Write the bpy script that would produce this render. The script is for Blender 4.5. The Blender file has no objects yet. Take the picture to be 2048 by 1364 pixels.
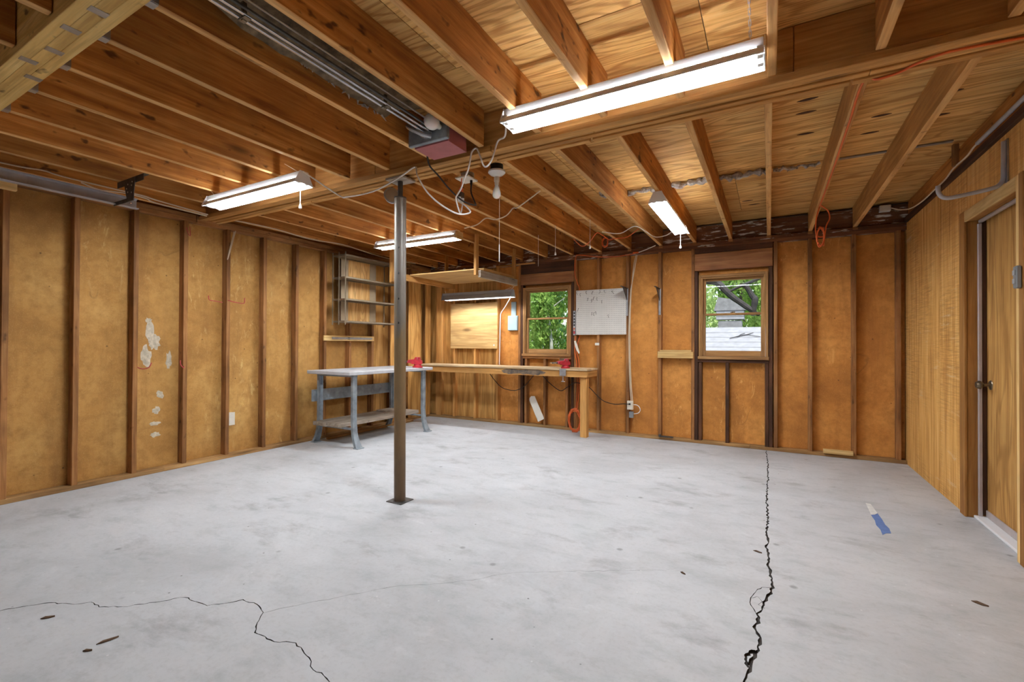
import bpy, bmesh, math, random
from mathutils import Vector, Matrix
random.seed(7)
S = bpy.context.scene
COL = S.collection

# ------------------------------------------------------------------ camera, world, sun, exposure
CAM_H = 1.2106
YAW, PITCH, ROLL = 0.5097, 0.0078, 0.0044
def cam_axes():
    f = Vector((-math.sin(YAW), math.cos(YAW), 0)); r = Vector((math.cos(YAW), math.sin(YAW), 0)); u = Vector((0, 0, 1))
    f2 = f*math.cos(PITCH)+u*math.sin(PITCH); u2 = u*math.cos(PITCH)-f*math.sin(PITCH)
    r3 = r*math.cos(ROLL)+u2*math.sin(ROLL); u3 = u2*math.cos(ROLL)-r*math.sin(ROLL)
    return r3, u3, f2
cd = bpy.data.cameras.new('camera'); cam = bpy.data.objects.new('camera', cd); COL.objects.link(cam)
cd.sensor_width = 36.0; cd.lens = 36.0*920.62/2048; cd.clip_start = 0.02; cd.clip_end = 300
r_, u_, f_ = cam_axes()
cam.matrix_world = Matrix(((r_.x, u_.x, -f_.x, 0), (r_.y, u_.y, -f_.y, 0), (r_.z, u_.z, -f_.z, CAM_H), (0, 0, 0, 1)))
S.camera = cam
W = bpy.data.worlds.new('world'); S.world = W; W.use_nodes = True
wn = W.node_tree.nodes; wn.clear()
sky = wn.new('ShaderNodeTexSky'); sky.sky_type = 'NISHITA'; sky.sun_disc = False
sky.sun_elevation = math.radians(58); sky.sun_rotation = math.radians(200); sky.air_density = 1.2; sky.dust_density = 2.5
bg = wn.new('ShaderNodeBackground'); bg.inputs['Strength'].default_value = 0.40
wo = wn.new('ShaderNodeOutputWorld')
W.node_tree.links.new(sky.outputs[0], bg.inputs[0]); W.node_tree.links.new(bg.outputs[0], wo.inputs[0])
sl = bpy.data.lights.new('sun', 'SUN'); sl.energy = 6.0; sl.angle = math.radians(1.5); sl.color = (1, .96, .88)
so = bpy.data.objects.new('sun', sl); COL.objects.link(so)
so.rotation_euler = Vector((-.35, .55, -1.15)).to_track_quat('-Z', 'Y').to_euler(); so.location = (0, -8, 12)
S.view_settings.view_transform = 'Standard'; S.view_settings.look = 'None'
S.view_settings.gamma = 1; S.view_settings.use_curve_mapping = False
S.view_settings.exposure = 0.40
TUBE_WATT = 108.0        # radiance of a lit fluorescent tube

# ------------------------------------------------------------------ measures (metres)
XL, YB, XR = -4.985, 6.10, 1.233     # stud faces left / back, panel face right
YF = -1.80                           # front of the garage, behind the camera
ZJ, ZD, ZT = 2.48, 2.715, 2.412      # joist underside, deck underside, stud tops
SP = 0.4064

# ------------------------------------------------------------------ material helpers
class NT:
    def __init__(s, name):
        s.m = bpy.data.materials.new(name); s.m.use_nodes = True
        s.t = s.m.node_tree; s.t.nodes.clear()
    def n(s, typ, ins=None, **kw):
        nd = s.t.nodes.new(typ)
        for k, v in kw.items(): setattr(nd, k, v)
        for k, v in (ins or {}).items():
            if hasattr(v, 'is_linked'): s.t.links.new(v, nd.inputs[k])
            elif isinstance(v, (tuple, list)) and len(v) == 3 and nd.inputs[k].type == 'RGBA': nd.inputs[k].default_value = (*v, 1)
            else: nd.inputs[k].default_value = v
        return nd
    def math(s, op, a, b=0.0, c=None, clamp=False):
        d = {0: a, 1: b}
        if c is not None: d[2] = c
        return s.n('ShaderNodeMath', d, operation=op, use_clamp=clamp).outputs[0]
    def vmath(s, op, a, b): return s.n('ShaderNodeVectorMath', {0: a, 1: b}, operation=op).outputs[0]
    def noise(s, vec, scale, detail=4, rough=.55, dist=0):
        return s.n('ShaderNodeTexNoise', {'Vector': vec, 'Scale': scale, 'Detail': detail, 'Roughness': rough, 'Distortion': dist}).outputs[0]
    def maprange(s, v, a, b, c=0., d=1.):
        return s.n('ShaderNodeMapRange', {'Value': v, 'From Min': a, 'From Max': b, 'To Min': c, 'To Max': d}).outputs[0]
    def mix(s, f, a, b, bt='MIX'):
        nd = s.n('ShaderNodeMix', data_type='RGBA', blend_type=bt)
        for i, v in ((0, f), (6, a), (7, b)):
            if hasattr(v, 'is_linked'): s.t.links.new(v, nd.inputs[i])
            elif isinstance(v, (tuple, list)): nd.inputs[i].default_value = (*v[:3], 1)
            else: nd.inputs[i].default_value = v
        return nd.outputs[2]
    def ramp(s, f, stops):
        nd = s.n('ShaderNodeValToRGB', {'Fac': f}); e = nd.color_ramp.elements
        while len(e) < len(stops): e.new(.5)
        for x, (p, c) in zip(e, stops): x.position = p; x.color = (*c, 1)
        return nd.outputs[0]
    def obj(s, rnd=True):
        tc = s.n('ShaderNodeTexCoord').outputs['Object']
        if not rnd: return tc, None
        r = s.n('ShaderNodeObjectInfo').outputs['Random']
        off = s.n('ShaderNodeCombineXYZ', {0: s.math('MULTIPLY', r, 37.), 1: s.math('MULTIPLY', r, 91.), 2: s.math('MULTIPLY', r, 53.)}).outputs[0]
        return s.vmath('ADD', tc, off), r
    def out(s, color, rough=.7, metal=0., bump=None, bstr=.3, bdist=.004, spec=.3, **extra):
        b = s.n('ShaderNodeBsdfPrincipled')
        for k, v in {'Base Color': color, 'Roughness': rough, 'Metallic': metal, 'Specular IOR Level': spec, **extra}.items():
            if hasattr(v, 'is_linked'): s.t.links.new(v, b.inputs[k])
            elif isinstance(v, (tuple, list)) and len(v) == 3: b.inputs[k].default_value = (*v, 1)
            else: b.inputs[k].default_value = v
        if bump is not None:
            bp = s.n('ShaderNodeBump', {'Height': bump, 'Strength': bstr, 'Distance': bdist})
            s.t.links.new(bp.outputs[0], b.inputs['Normal'])
        o = s.n('ShaderNodeOutputMaterial'); s.t.links.new(b.outputs[0], o.inputs[0])
        return s.m

def flat(name, col, rough=.6, metal=0., var=.12, vs=9., spec=.35, **ex):
    t = NT(name); c, r = t.obj()
    f = t.noise(c, vs, 5, .6)
    col2 = t.mix(t.maprange(f, .3, .7), tuple(x*(1-var) for x in col), tuple(min(1, x*(1+var)) for x in col))
    return t.out(col2, rough, metal, bump=f, bstr=.08, spec=spec, **ex)

def stretch(t, c, axis, along, across):
    sc = [across]*3; sc['XYZ'.index(axis)] = along
    return t.vmath('MULTIPLY', c, tuple(sc))

def wood(name, axis, dark, mid, light, ring=0., knots=.0, blot=.25, spots=0., rough=.72, ringf=9., bstr=.25, white=0.):
    t = NT(name); c, r = t.obj()
    v = stretch(t, c, axis, .55, 9.)
    g1 = t.noise(v, 2.6, 6, .62, .35)
    g2 = t.noise(stretch(t, c, axis, 1.5, 60.), 2., 3, .6)
    col = t.ramp(g1, [(.28, dark), (.5, mid), (.72, light)])
    col = t.mix(t.maprange(g2, .45, .75, 0, .45), col, tuple(x*.62 for x in mid))
    h = g2
    if ring:
        n = t.noise(stretch(t, c, axis, .5, 3.2), 1.0, 2, .5, .6)
        rr = t.math('SINE', t.math('MULTIPLY', n, ringf*6.283))
        rr = t.math('ADD', rr, t.maprange(g2, .3, .7, -.5, .5))
        line = t.maprange(rr, .15, 1.1)
        col = t.mix(t.math('MULTIPLY', line, ring), col, tuple(x*.9 for x in dark))
        h = t.math('ADD', t.math('MULTIPLY', line, -.7), g2)
    if knots:
        vo = t.n('ShaderNodeTexVoronoi', {'Vector': stretch(t, c, axis, 1.6, 5.5), 'Scale': 1.0, 'Randomness': 1.0})
        k = t.maprange(vo.outputs['Distance'], .06, .19, 1, 0)
        pick = t.maprange(vo.outputs['Color'], .5, .52) if False else t.math('GREATER_THAN', t.n('ShaderNodeSeparateColor', {0: vo.outputs['Color']}).outputs[0], 1-knots)
        col = t.mix(t.math('MULTIPLY', t.math('MULTIPLY', k, pick), .75), col, tuple(x*.3 for x in dark))
    if spots:
        sp = t.noise(stretch(t, c, axis, 9., 16.), 1., 2, .5)
        col = t.mix(t.maprange(sp, .65, .73, 0, spots), col, tuple(x*.25 for x in dark))
    if white:
        wv = t.noise(stretch(t, c, axis, 5., 34.), 1., 4, .6); wz = t.noise(c, 1.7, 2)
        col = t.mix(t.math('MULTIPLY', t.maprange(wv, .55, .60), t.maprange(wz, .40, .50, 0, white)), col, (.75, .7, .62))
    b = t.noise(c, 1.3, 4, .6, .3)
    f = t.math('MULTIPLY', t.maprange(b, .3, .7, 1-blot, 1+blot*.7), t.maprange(r, 0, 1, .86, 1.12))
    col = t.mix(1., col, t.n('ShaderNodeCombineColor', {0: f, 1: f, 2: f}).outputs[0], 'MULTIPLY')
    return t.out(col, rough, bump=h, bstr=bstr, bdist=.003)

def woods(name, *a, **k): return {ax: wood(f'{name} {ax.lower()}', ax, *a, **k) for ax in 'XYZ'}

M = {}
M['joist'] = woods('joist timber', (.24, .074, .012), (.49, .195, .040), (.70, .345, .095), knots=.5, blot=.4, spots=.85)
M['joistedge'] = wood('floor lit joist edge', 'Y', (.40, .175, .045), (.68, .375, .135), (.82, .52, .22), knots=.3, blot=.25, spots=.5)  # paler edge wood, with floor bounce light painted into its colour
M['stud'] = woods('stud timber', (.13, .05, .014), (.31, .135, .042), (.48, .24, .09), knots=.45, blot=.45, spots=.6)
M['darktimber'] = woods('dark stained timber', (.030, .012, .006), (.075, .029, .012), (.13, .052, .022), knots=.3, blot=.4, spots=.4)
M['rim'] = woods('rim board timber', (.09, .032, .012), (.18, .068, .026), (.27, .11, .045), blot=.4, white=1.)
M['header'] = woods('header timber', (.20, .075, .026), (.37, .16, .06), (.50, .24, .10), ring=.25, knots=.4, blot=.35)
M['plate'] = woods('plate timber', (.20, .10, .034), (.38, .21, .08), (.50, .31, .13), knots=.3, blot=.45)
M['fir'] = woods('light fir', (.50, .29, .10), (.72, .48, .19), (.84, .62, .31), ring=.3, knots=.4, blot=.2)
M['bench'] = woods('bench timber', (.36, .16, .04), (.56, .28, .08), (.70, .40, .14), ring=.35, knots=.3, blot=.25)
M['worktop'] = woods('worn worktop timber', (.42, .27, .13), (.62, .45, .26), (.74, .58, .38), ring=.15, blot=.25, spots=.4)
M['lvl'] = woods('laminated beam timber', (.52, .29, .075), (.80, .52, .17), (.90, .66, .27), ring=.35, blot=.22, spots=.9)
M['sash'] = woods('window sash timber', (.22, .10, .033), (.37, .19, .066), (.50, .29, .115), blot=.25)
M['casing'] = woods('door casing timber', (.24, .095, .02), (.37, .165, .038), (.48, .24, .07), ring=.3, blot=.2)
M['greyplank'] = woods('weathered plank', (.22, .17, .125), (.40, .33, .26), (.55, .48, .41), ring=.3, blot=.3, spots=.4)
M['deck'] = wood('deck plywood', 'X', (.50, .215, .045), (.84, .49, .16), (.90, .60, .24), ring=.8, ringf=17., knots=.22, blot=.2, bstr=.4)
M['plyz'] = wood('sheathing plywood', 'Z', (.32, .14, .03), (.56, .29, .08), (.70, .42, .14), ring=.6, ringf=8., knots=.15, blot=.2)
M['plyx'] = wood('panel plywood', 'X', (.40, .22, .08), (.60, .38, .15), (.70, .48, .22), ring=.45, ringf=7., knots=.15, blot=.12)

def fibreboard(name, k):
    t = NT(name); c, r = t.obj()
    a = t.noise(c, 1.1, 5, .65, .4); b = t.noise(c, 14, 6, .7); e = t.noise(c, 130, 2, .6)
    col = t.ramp(a, [(.28, (.25, .112, .026)), (.48, (.475, .245, .066)), (.72, (.64, .375, .12))])
    vst = t.noise(t.vmath('MULTIPLY', c, (4, 4, .45)), 1.2, 5, .65, .3)
    col = t.mix(t.maprange(b, .42, .72, 0, .62), col, (.28, .13, .034))
    col = t.mix(t.maprange(vst, .52, .70, 0, .5), col, (.26, .12, .035))
    col = t.mix(t.maprange(e, .55, .75, 0, .30), col, (.66, .43, .16))
    sc = t.noise(t.vmath('MULTIPLY', c, (9, 9, 2.6)), 1.6, 7, .75, 1.2); sz = t.noise(c, .9, 2)
    col = t.mix(t.math('MULTIPLY', t.maprange(sc, .57, .66), t.maprange(sz, .45, .62, 0, .7)), col, (.70, .48, .19))
    sp = t.n('ShaderNodeTexVoronoi', {'Vector': c, 'Scale': 7.}).outputs['Distance']
    col = t.mix(t.maprange(sp, .03, .06, .7, 0), col, (.05, .025, .012))
    st = t.noise(c, 1.35, 3, .5, .8)
    tide = t.math('MULTIPLY', t.maprange(t.math('ABSOLUTE', t.math('SUBTRACT', st, .64)), .0, .013, .30, 0), t.maprange(t.noise(c, 3.1, 3), .45, .6))
    col = t.mix(tide, col, (.10, .055, .025))
    if k != (1, 1, 1): col = t.mix(1., col, k, 'MULTIPLY')
    return t.out(col, .8, bump=t.math('ADD', b, e), bstr=.18, bdist=.003)
M['fibre'] = fibreboard('aged fibreboard', (1, 1, 1)); M['fibreback'] = fibreboard('amber fibreboard', (1.24, 1.0, .80))

def t111():
    t = NT('rough sawn panelling'); c, r = t.obj()
    g = t.noise(t.vmath('MULTIPLY', c, (20, 20, .9)), 1.2, 8, .72, .5)
    col = t.ramp(g, [(.3, (.40, .17, .034)), (.5, (.70, .37, .10)), (.72, (.88, .58, .24))])
    saw = t.noise(t.vmath('MULTIPLY', c, (4, 4, 130)), 1.3, 4, .7)
    m = t.noise(c, 1.6, 3)
    col = t.mix(t.math('MULTIPLY', t.maprange(saw, .42, .66), t.maprange(m, .38, .6, .0, .6)), col, (.26, .11, .026))
    sc = t.noise(t.vmath('MULTIPLY', c, (5, 2.2, 18)), 1., 5, .7, .4); ms = t.noise(c, 1.1, 2)
    col = t.mix(t.math('MULTIPLY', t.maprange(sc, .60, .68), t.maprange(ms, .45, .56, 0, .6)), col, (.72, .55, .34))
    return t.out(col, .8, bump=t.math('ADD', saw, g), bstr=.35, bdist=.003)
M['t111'] = t111()

def concrete():
    t = NT('worn concrete'); c, _ = t.obj(False)
    a = t.noise(c, .9, 6, .65, .5); b = t.noise(t.vmath('MULTIPLY', c, (2.2, 4.2, 1)), 1.7, 8, .72, .25); e = t.noise(c, 45, 5, .7)
    col = t.ramp(a, [(.25, (.40, .405, .415)), (.5, (.515, .525, .545)), (.75, (.59, .60, .62))])
    col = t.mix(t.maprange(b, .50, .72, 0, .50), col, (.30, .33, .335))
    col = t.mix(t.maprange(b, .30, .42, .5, 0), col, (.63, .635, .65))
    col = t.mix(t.maprange(e, .50, .75, 0, .28), col, (.30, .29, .285))
    st = t.noise(t.vmath('MULTIPLY', c, (1.3, 2.2, 1)), 1.5, 6, .68, .15)
    col = t.mix(t.maprange(st, .56, .72, 0, .52), col, (.20, .19, .187))
    vo = t.n('ShaderNodeTexVoronoi', {'Vector': t.vmath('ADD', c, (.3, .1, 0)), 'Scale': 3.3}); d = vo.outputs['Distance']
    col = t.mix(t.maprange(d, .035, .075, .55, 0), col, (.16, .15, .145))
    v2 = t.n('ShaderNodeTexVoronoi', {'Vector': c, 'Scale': 9.}).outputs['Distance']
    col = t.mix(t.maprange(v2, .02, .05, .7, 0), col, (.70, .70, .71))
    v3 = t.n('ShaderNodeTexVoronoi', {'Vector': t.vmath('ADD', c, (5, 7, 0)), 'Scale': 6.}).outputs['Distance']
    col = t.mix(t.maprange(v3, .02, .04, .8, 0), col, (.09, .085, .08))
    return t.out(col, t.maprange(a, .3, .7, .62, .8), bump=t.math('ADD', b, e), bstr=.12, bdist=.003, spec=.25)
M['concrete'] = concrete()
M['crack'] = flat('crack dirt', (.05, .042, .036), .95, vs=40, var=.5)
M['white'] = flat('white enamel', (.80, .81, .83), .35, var=.03)
M['lampgrey'] = flat('grey enamel', (.30, .31, .33), .4, var=.08)
M['steel'] = flat('galvanised steel', (.42, .43, .45), .38, .85, var=.2, vs=14)
M['trackmetal'] = flat('galvanised track', (.44, .44, .47), .42, .25, var=.15, vs=9)
M['greysteel'] = flat('grey painted steel', (.27, .31, .34), .45, .3, var=.3, vs=12)
M['darksteel'] = flat('dark steel', (.09, .085, .08), .5, .6, var=.3, vs=16)
M['chrome'] = flat('bright steel rod', (.72, .72, .74), .2, 1., var=.05)
M['red'] = flat('red enamel', (.42, .022, .035), .42, var=.3, vs=22)
M['redhook'] = flat('red vinyl coat', (.46, .055, .06), .5, var=.2)
M['maroon'] = flat('maroon painted steel', (.40, .125, .13), .55, var=.12)
M['cable'] = flat('cream cable sheath', (.66, .55, .40), .5, var=.1)
M['cord'] = flat('white cord', (.78, .74, .69), .5, var=.08)
M['blackcord'] = flat('black cord', (.025, .02, .018), .45)
M['orange'] = flat('orange cord', (.66, .13, .03), .45, var=.1)
M['plastic'] = flat('ivory plastic', (.74, .69, .58), .4, var=.06)
M['greyplastic'] = flat('grey plastic', (.20, .21, .22), .45)
M['black'] = flat('black bakelite', (.02, .018, .017), .4)
M['porcelain'] = flat('white porcelain', (.78, .77, .74), .2, var=.04)
M['bluecard'] = flat('pale blue enamel', (.36, .47, .50), .55, var=.06)
M['paper'] = flat('cream paper', (.74, .70, .62), .8, var=.05)
M['tape'] = flat('blue tape', (.115, .19, .42), .7, var=.12, vs=30)
M['tapewhite'] = flat('torn white tape', (.66, .66, .64), .85, var=.12, vs=30)
M['lint'] = flat('grey insulation fibre', (.42, .37, .32), .95, var=.5, vs=24)
M['batt'] = flat('kraft insulation facing', (.155, .105, .056), .9, var=.65, vs=17)
M['tan'] = flat('tan hardboard', (.36, .275, .18), .7, var=.12)
M['osb'] = wood('strand board', 'Z', (.36, .17, .05), (.62, .35, .12), (.78, .52, .24), ring=.5, ringf=24., blot=.2)
M['shelfmetal'] = flat('tan shelf metal', (.26, .205, .14), .5, .25, var=.2, vs=12)
M['brownpost'] = None
M['smear'] = flat('grey filler smear', (.52, .45, .345), .85, var=.3, vs=30)
M['brass'] = flat('aged brass', (.20, .16, .11), .35, .85, var=.25)
M['strip'] = flat('pinkish weatherstrip', (.50, .44, .43), .45, .3, var=.1)
M['bark'] = flat('tree bark', (.10, .078, .06), .9, var=.4, vs=10)
M['barkpale'] = flat('pale bark', (.36, .34, .30), .9, var=.3, vs=10)
M['barkdark'] = flat('dark wet bark', (.035, .03, .03), .9, var=.4, vs=10)
M['shingle'] = flat('light grey shingle', (.22, .215, .23), .9, var=.16, vs=9)
M['greyboard'] = flat('weathered grey boards', (.16, .155, .16), .9, var=.25, vs=9)
M['grass'] = flat('grass', (.09, .16, .035), .95, var=.5, vs=3)
M['drive'] = flat('driveway concrete', (.66, .65, .62), .9, var=.15, vs=3)
M['siding'] = flat('outer siding', (.42, .39, .34), .8)
M['twig'] = flat('dry leaf', (.10, .06, .035), .9, var=.4)

def post_mat():
    t = NT('worn post paint'); c, r = t.obj()
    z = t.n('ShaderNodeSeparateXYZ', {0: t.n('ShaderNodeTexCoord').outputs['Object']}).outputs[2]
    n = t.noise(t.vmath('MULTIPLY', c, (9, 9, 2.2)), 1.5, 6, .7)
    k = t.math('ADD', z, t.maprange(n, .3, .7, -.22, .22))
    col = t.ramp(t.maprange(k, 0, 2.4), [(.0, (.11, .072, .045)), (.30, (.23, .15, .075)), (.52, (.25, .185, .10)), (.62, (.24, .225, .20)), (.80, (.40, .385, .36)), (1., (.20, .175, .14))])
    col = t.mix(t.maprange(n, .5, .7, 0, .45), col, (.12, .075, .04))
    return t.out(col, .42, .35, bump=n, bstr=.1)
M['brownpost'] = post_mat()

def emit(name, col, st):
    t = NT(name); e = t.n('ShaderNodeEmission', {'Color': col, 'Strength': st})
    o = t.n('ShaderNodeOutputMaterial'); t.t.links.new(e.outputs[0], o.inputs[0]); return t.m
M['tube'] = emit('lit fluorescent tube', (.90, .955, 1.0), TUBE_WATT)

M['tubedim'] = emit('warm worn fluorescent tube', (.95, .97, 1.0), TUBE_WATT*.8)
def glassmat():
    t = NT('window glass')
    a = t.n('ShaderNodeBsdfTransparent', {'Color': (.93, .96, .95)}); b = t.n('ShaderNodeBsdfGlossy', {'Color': (1, 1, 1), 'Roughness': .02})
    f = t.n('ShaderNodeFresnel', {'IOR': 1.45}); m = t.n('ShaderNodeMixShader', {0: f.outputs[0], 1: a.outputs[0], 2: b.outputs[0]})
    o = t.n('ShaderNodeOutputMaterial'); t.t.links.new(m.outputs[0], o.inputs[0]); return t.m
M['glass'] = glassmat()
def frosted():
    t = NT('opal bulb glass'); return t.out((.80, .79, .75), .25, spec=.5, **{'Subsurface Weight': .3})
M['opal'] = frosted()
def leafmat(name, a, b):
    t = NT(name); c, r = t.obj()
    n = t.noise(c, 5, 3)
    col = t.mix(t.maprange(n, .3, .7), a, b)
    d = t.n('ShaderNodeBsdfDiffuse', {'Color': col}); tr = t.n('ShaderNodeBsdfTranslucent', {'Color': col})
    m = t.n('ShaderNodeMixShader', {0: .45, 1: d.outputs[0], 2: tr.outputs[0]})
    o = t.n('ShaderNodeOutputMaterial'); t.t.links.new(m.outputs[0], o.inputs[0]); return t.m
M['leaf'] = leafmat('spring leaves', (.12, .24, .045), (.34, .46, .12))
M['leafdark'] = leafmat('dark green leaves', (.06, .16, .06), (.17, .30, .11))  # darker green variant used for whole crowns
M['leafpale'] = leafmat('pale leaves', (.30, .42, .14), (.52, .62, .26))

# ------------------------------------------------------------------ mesh helpers
class MB:
    def __init__(s): s.v = []; s.f = []
    def add(s, vs, fs):
        o = len(s.v); s.v += [tuple(p) for p in vs]; s.f += [tuple(i+o for i in f) for f in fs]; return s
    def box(s, x0, x1, y0, y1, z0, z1, c=.002, mat=None):
        x0, x1 = min(x0, x1), max(x0, x1); y0, y1 = min(y0, y1), max(y0, y1); z0, z1 = min(z0, z1), max(z0, z1)
        c = min(c, (x1-x0)*.3, (y1-y0)*.3, (z1-z0)*.3)
        vs = []; idx = {}
        X = (x0, x1); Y = (y0, y1); Z = (z0, z1)
        for i in (0, 1):
            for j in (0, 1):
                for k in (0, 1):
                    sx, sy, sz = (1-2*i)*c, (1-2*j)*c, (1-2*k)*c
                    for a, p in enumerate(((X[i], Y[j]+sy, Z[k]+sz), (X[i]+sx, Y[j], Z[k]+sz), (X[i]+sx, Y[j]+sy, Z[k]))):
                        idx[i, j, k, a] = len(vs); vs.append(p)
        fs = []
        for i in (0, 1): fs.append([idx[i, j, k, 0] for j, k in ((0, 0), (0, 1), (1, 1), (1, 0))][::1 if i == 0 else -1])
        for j in (0, 1): fs.append([idx[i, j, k, 1] for i, k in ((0, 0), (1, 0), (1, 1), (0, 1))][::1 if j == 0 else -1])
        for k in (0, 1): fs.append([idx[i, j, k, 2] for i, j in ((0, 0), (0, 1), (1, 1), (1, 0))][::1 if k == 0 else -1])
        for j in (0, 1):
            for k in (0, 1): fs.append([idx[0, j, k, 1], idx[0, j, k, 2], idx[1, j, k, 2], idx[1, j, k, 1]])
        for i in (0, 1):
            for k in (0, 1): fs.append([idx[i, 0, k, 0], idx[i, 0, k, 2], idx[i, 1, k, 2], idx[i, 1, k, 0]])
        for i in (0, 1):
            for j in (0, 1): fs.append([idx[i, j, 0, 0], idx[i, j, 0, 1], idx[i, j, 1, 1], idx[i, j, 1, 0]])
        for i in (0, 1):
            for j in (0, 1):
                for k in (0, 1): fs.append([idx[i, j, k, a] for a in (0, 1, 2)])
        if mat: vs = [mat @ Vector(p) for p in vs]
        return s.add(vs, fs)
    def tube(s, pts, r, n=8, cap=True, smooth=False):
        pts = [Vector(p) for p in pts]
        if smooth and len(pts) > 2: pts = catmull(pts)
        rs = r if isinstance(r, (list, tuple)) else [r]*len(pts)
        if len(rs) != len(pts): rs = [rs[min(len(rs)-1, int(i*len(rs)/len(pts)))] for i in range(len(pts))]
        up = Vector((0, 0, 1)); vs = []
        for i, p in enumerate(pts):
            d = (pts[min(i+1, len(pts)-1)]-pts[max(i-1, 0)]).normalized()
            if i == 0:
                a = d.cross(up)
                if a.length < .1: a = d.cross(Vector((1, 0, 0)))
            else: a = a - d*a.dot(d)
            a.normalize(); b = d.cross(a)
            for k in range(n):
                t = 2*math.pi*k/n; vs.append(p+(a*math.cos(t)+b*math.sin(t))*rs[i])
        fs = []
        for i in range(len(pts)-1):
            for k in range(n):
                k2 = (k+1) % n; fs.append((i*n+k, i*n+k2, (i+1)*n+k2, (i+1)*n+k))
        if cap: fs.append(tuple(range(n))[::-1]); fs.append(tuple(range((len(pts)-1)*n, len(pts)*n)))
        return s.add(vs, fs)
    def lathe(s, prof, c, axis='Z', n=20):
        vs = []; fs = []
        for r, h in prof:
            for k in range(n):
                t = 2*math.pi*k/n; a, b = r*math.cos(t), r*math.sin(t)
                p = {'Z': (a, b, h), 'X': (h, a, b), 'Y': (a, h, b)}[axis]; vs.append((p[0]+c[0], p[1]+c[1], p[2]+c[2]))
        for i in range(len(prof)-1):
            for k in range(n): k2 = (k+1) % n; fs.append((i*n+k, i*n+k2, (i+1)*n+k2, (i+1)*n+k))
        fs.append(tuple(range(n))[::-1]); fs.append(tuple(range((len(prof)-1)*n, len(prof)*n)))
        return s.add(vs, fs)
    def prism(s, poly, axis, a, b):
        """poly of 2-D points extruded along axis from a to b"""
        n = len(poly)
        def P(u, v, w): return {'X': (w, u, v), 'Y': (u, w, v), 'Z': (u, v, w)}[axis]
        vs = [P(u, v, a) for u, v in poly]+[P(u, v, b) for u, v in poly]
        fs = [tuple(range(n))[::-1], tuple(range(n, 2*n))]+[(i, (i+1) % n, (i+1) % n+n, i+n) for i in range(n)]
        return s.add(vs, fs)
    def xf(s, m): s.v = [tuple(m @ Vector(p)) for p in s.v]; return s
    def mesh(s, name, mat, smooth=False):
        me = bpy.data.meshes.new(name); me.from_pydata(s.v, [], s.f)
        bm = bmesh.new(); bm.from_mesh(me); bmesh.ops.recalc_face_normals(bm, faces=bm.faces); bm.to_mesh(me); bm.free()
        for m in (mat if isinstance(mat, list) else [mat]): me.materials.append(m)
        if smooth:
            me.polygons.foreach_set('use_smooth', [True]*len(me.polygons))
            try: me.set_sharp_from_angle(angle=math.radians(38))
            except Exception: pass
        return me
    def build(s, name, mat, parent=None, smooth=False, loc=None):
        """link as one object; world-space vertices are recentred on their own middle"""
        c = Vector([sum(p[i] for p in s.v)/len(s.v) for i in range(3)]) if loc is None else Vector(loc)
        s.v = [tuple(Vector(p)-c) for p in s.v]
        return link(name, s.mesh(name, mat, smooth), parent, c)

def link(name, data, parent=None, loc=(0, 0, 0)):
    o = bpy.data.objects.new(name, data); COL.objects.link(o)
    if parent is not None:
        o.parent = parent; o.location = Vector(loc)-wloc(parent)
    else: o.location = loc
    return o
def wloc(o):
    v = Vector(o.location)
    while o.parent: o = o.parent; v += Vector(o.location)
    return v
def catmull(p, k=5):
    q = [p[0]*2-p[1]]+list(p)+[p[-1]*2-p[-2]]; out = []
    for i in range(1, len(q)-2):
        a, b, c, d = q[i-1:i+3]
        for j in range(k):
            t = j/k; out.append(.5*((2*b)+(c-a)*t+(2*a-5*b+4*c-d)*t*t+(3*b-a-3*c+d)*t**3))
    return out+[p[-1]]
def tag(o, label, cat, group=None):
    o['label'] = label; o['category'] = cat
    if group: o['group'] = group
    return o
def thing(name, label, cat, loc, group=None):
    o = bpy.data.objects.new(name, None); o.empty_display_size = .1; COL.objects.link(o); o.location = loc
    return tag(o, label, cat, group)
def struct(o): o['kind'] = 'structure'; return o
def root(name, loc=(0, 0, 0)):
    o = bpy.data.objects.new(name, None); COL.objects.link(o); o.location = loc; return struct(o)
CACHE = {}
def bx(name, mats, parent, x0, x1, y0, y1, z0, z1, c=.003):
    """one piece of timber / sheet; alike pieces share their mesh"""
    d = (abs(x1-x0), abs(y1-y0), abs(z1-z0))
    if isinstance(mats, dict): mat = mats['XYZ'[d.index(max(d))]]
    else: mat = mats
    key = (tuple(round(q, 4) for q in d), mat.name, round(c, 4))
    if key not in CACHE:
        CACHE[key] = MB().box(-d[0]/2, d[0]/2, -d[1]/2, d[1]/2, -d[2]/2, d[2]/2, c).mesh(name, mat)
    return link(name, CACHE[key], parent, ((x0+x1)/2, (y0+y1)/2, (z0+z1)/2))
def cordobj(name, pts, r, mat, label, cat='cable', n=7, group=None):
    o = MB().tube(pts, r, n, smooth=True).build(name, mat, smooth=True)
    return tag(o, label, cat, group)

def cordpart(parent, pts, r, mat, label):
    o = MB().tube(pts, r, 7, smooth=True).build('lead', mat, parent, True); o['label'] = label; return o

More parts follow.
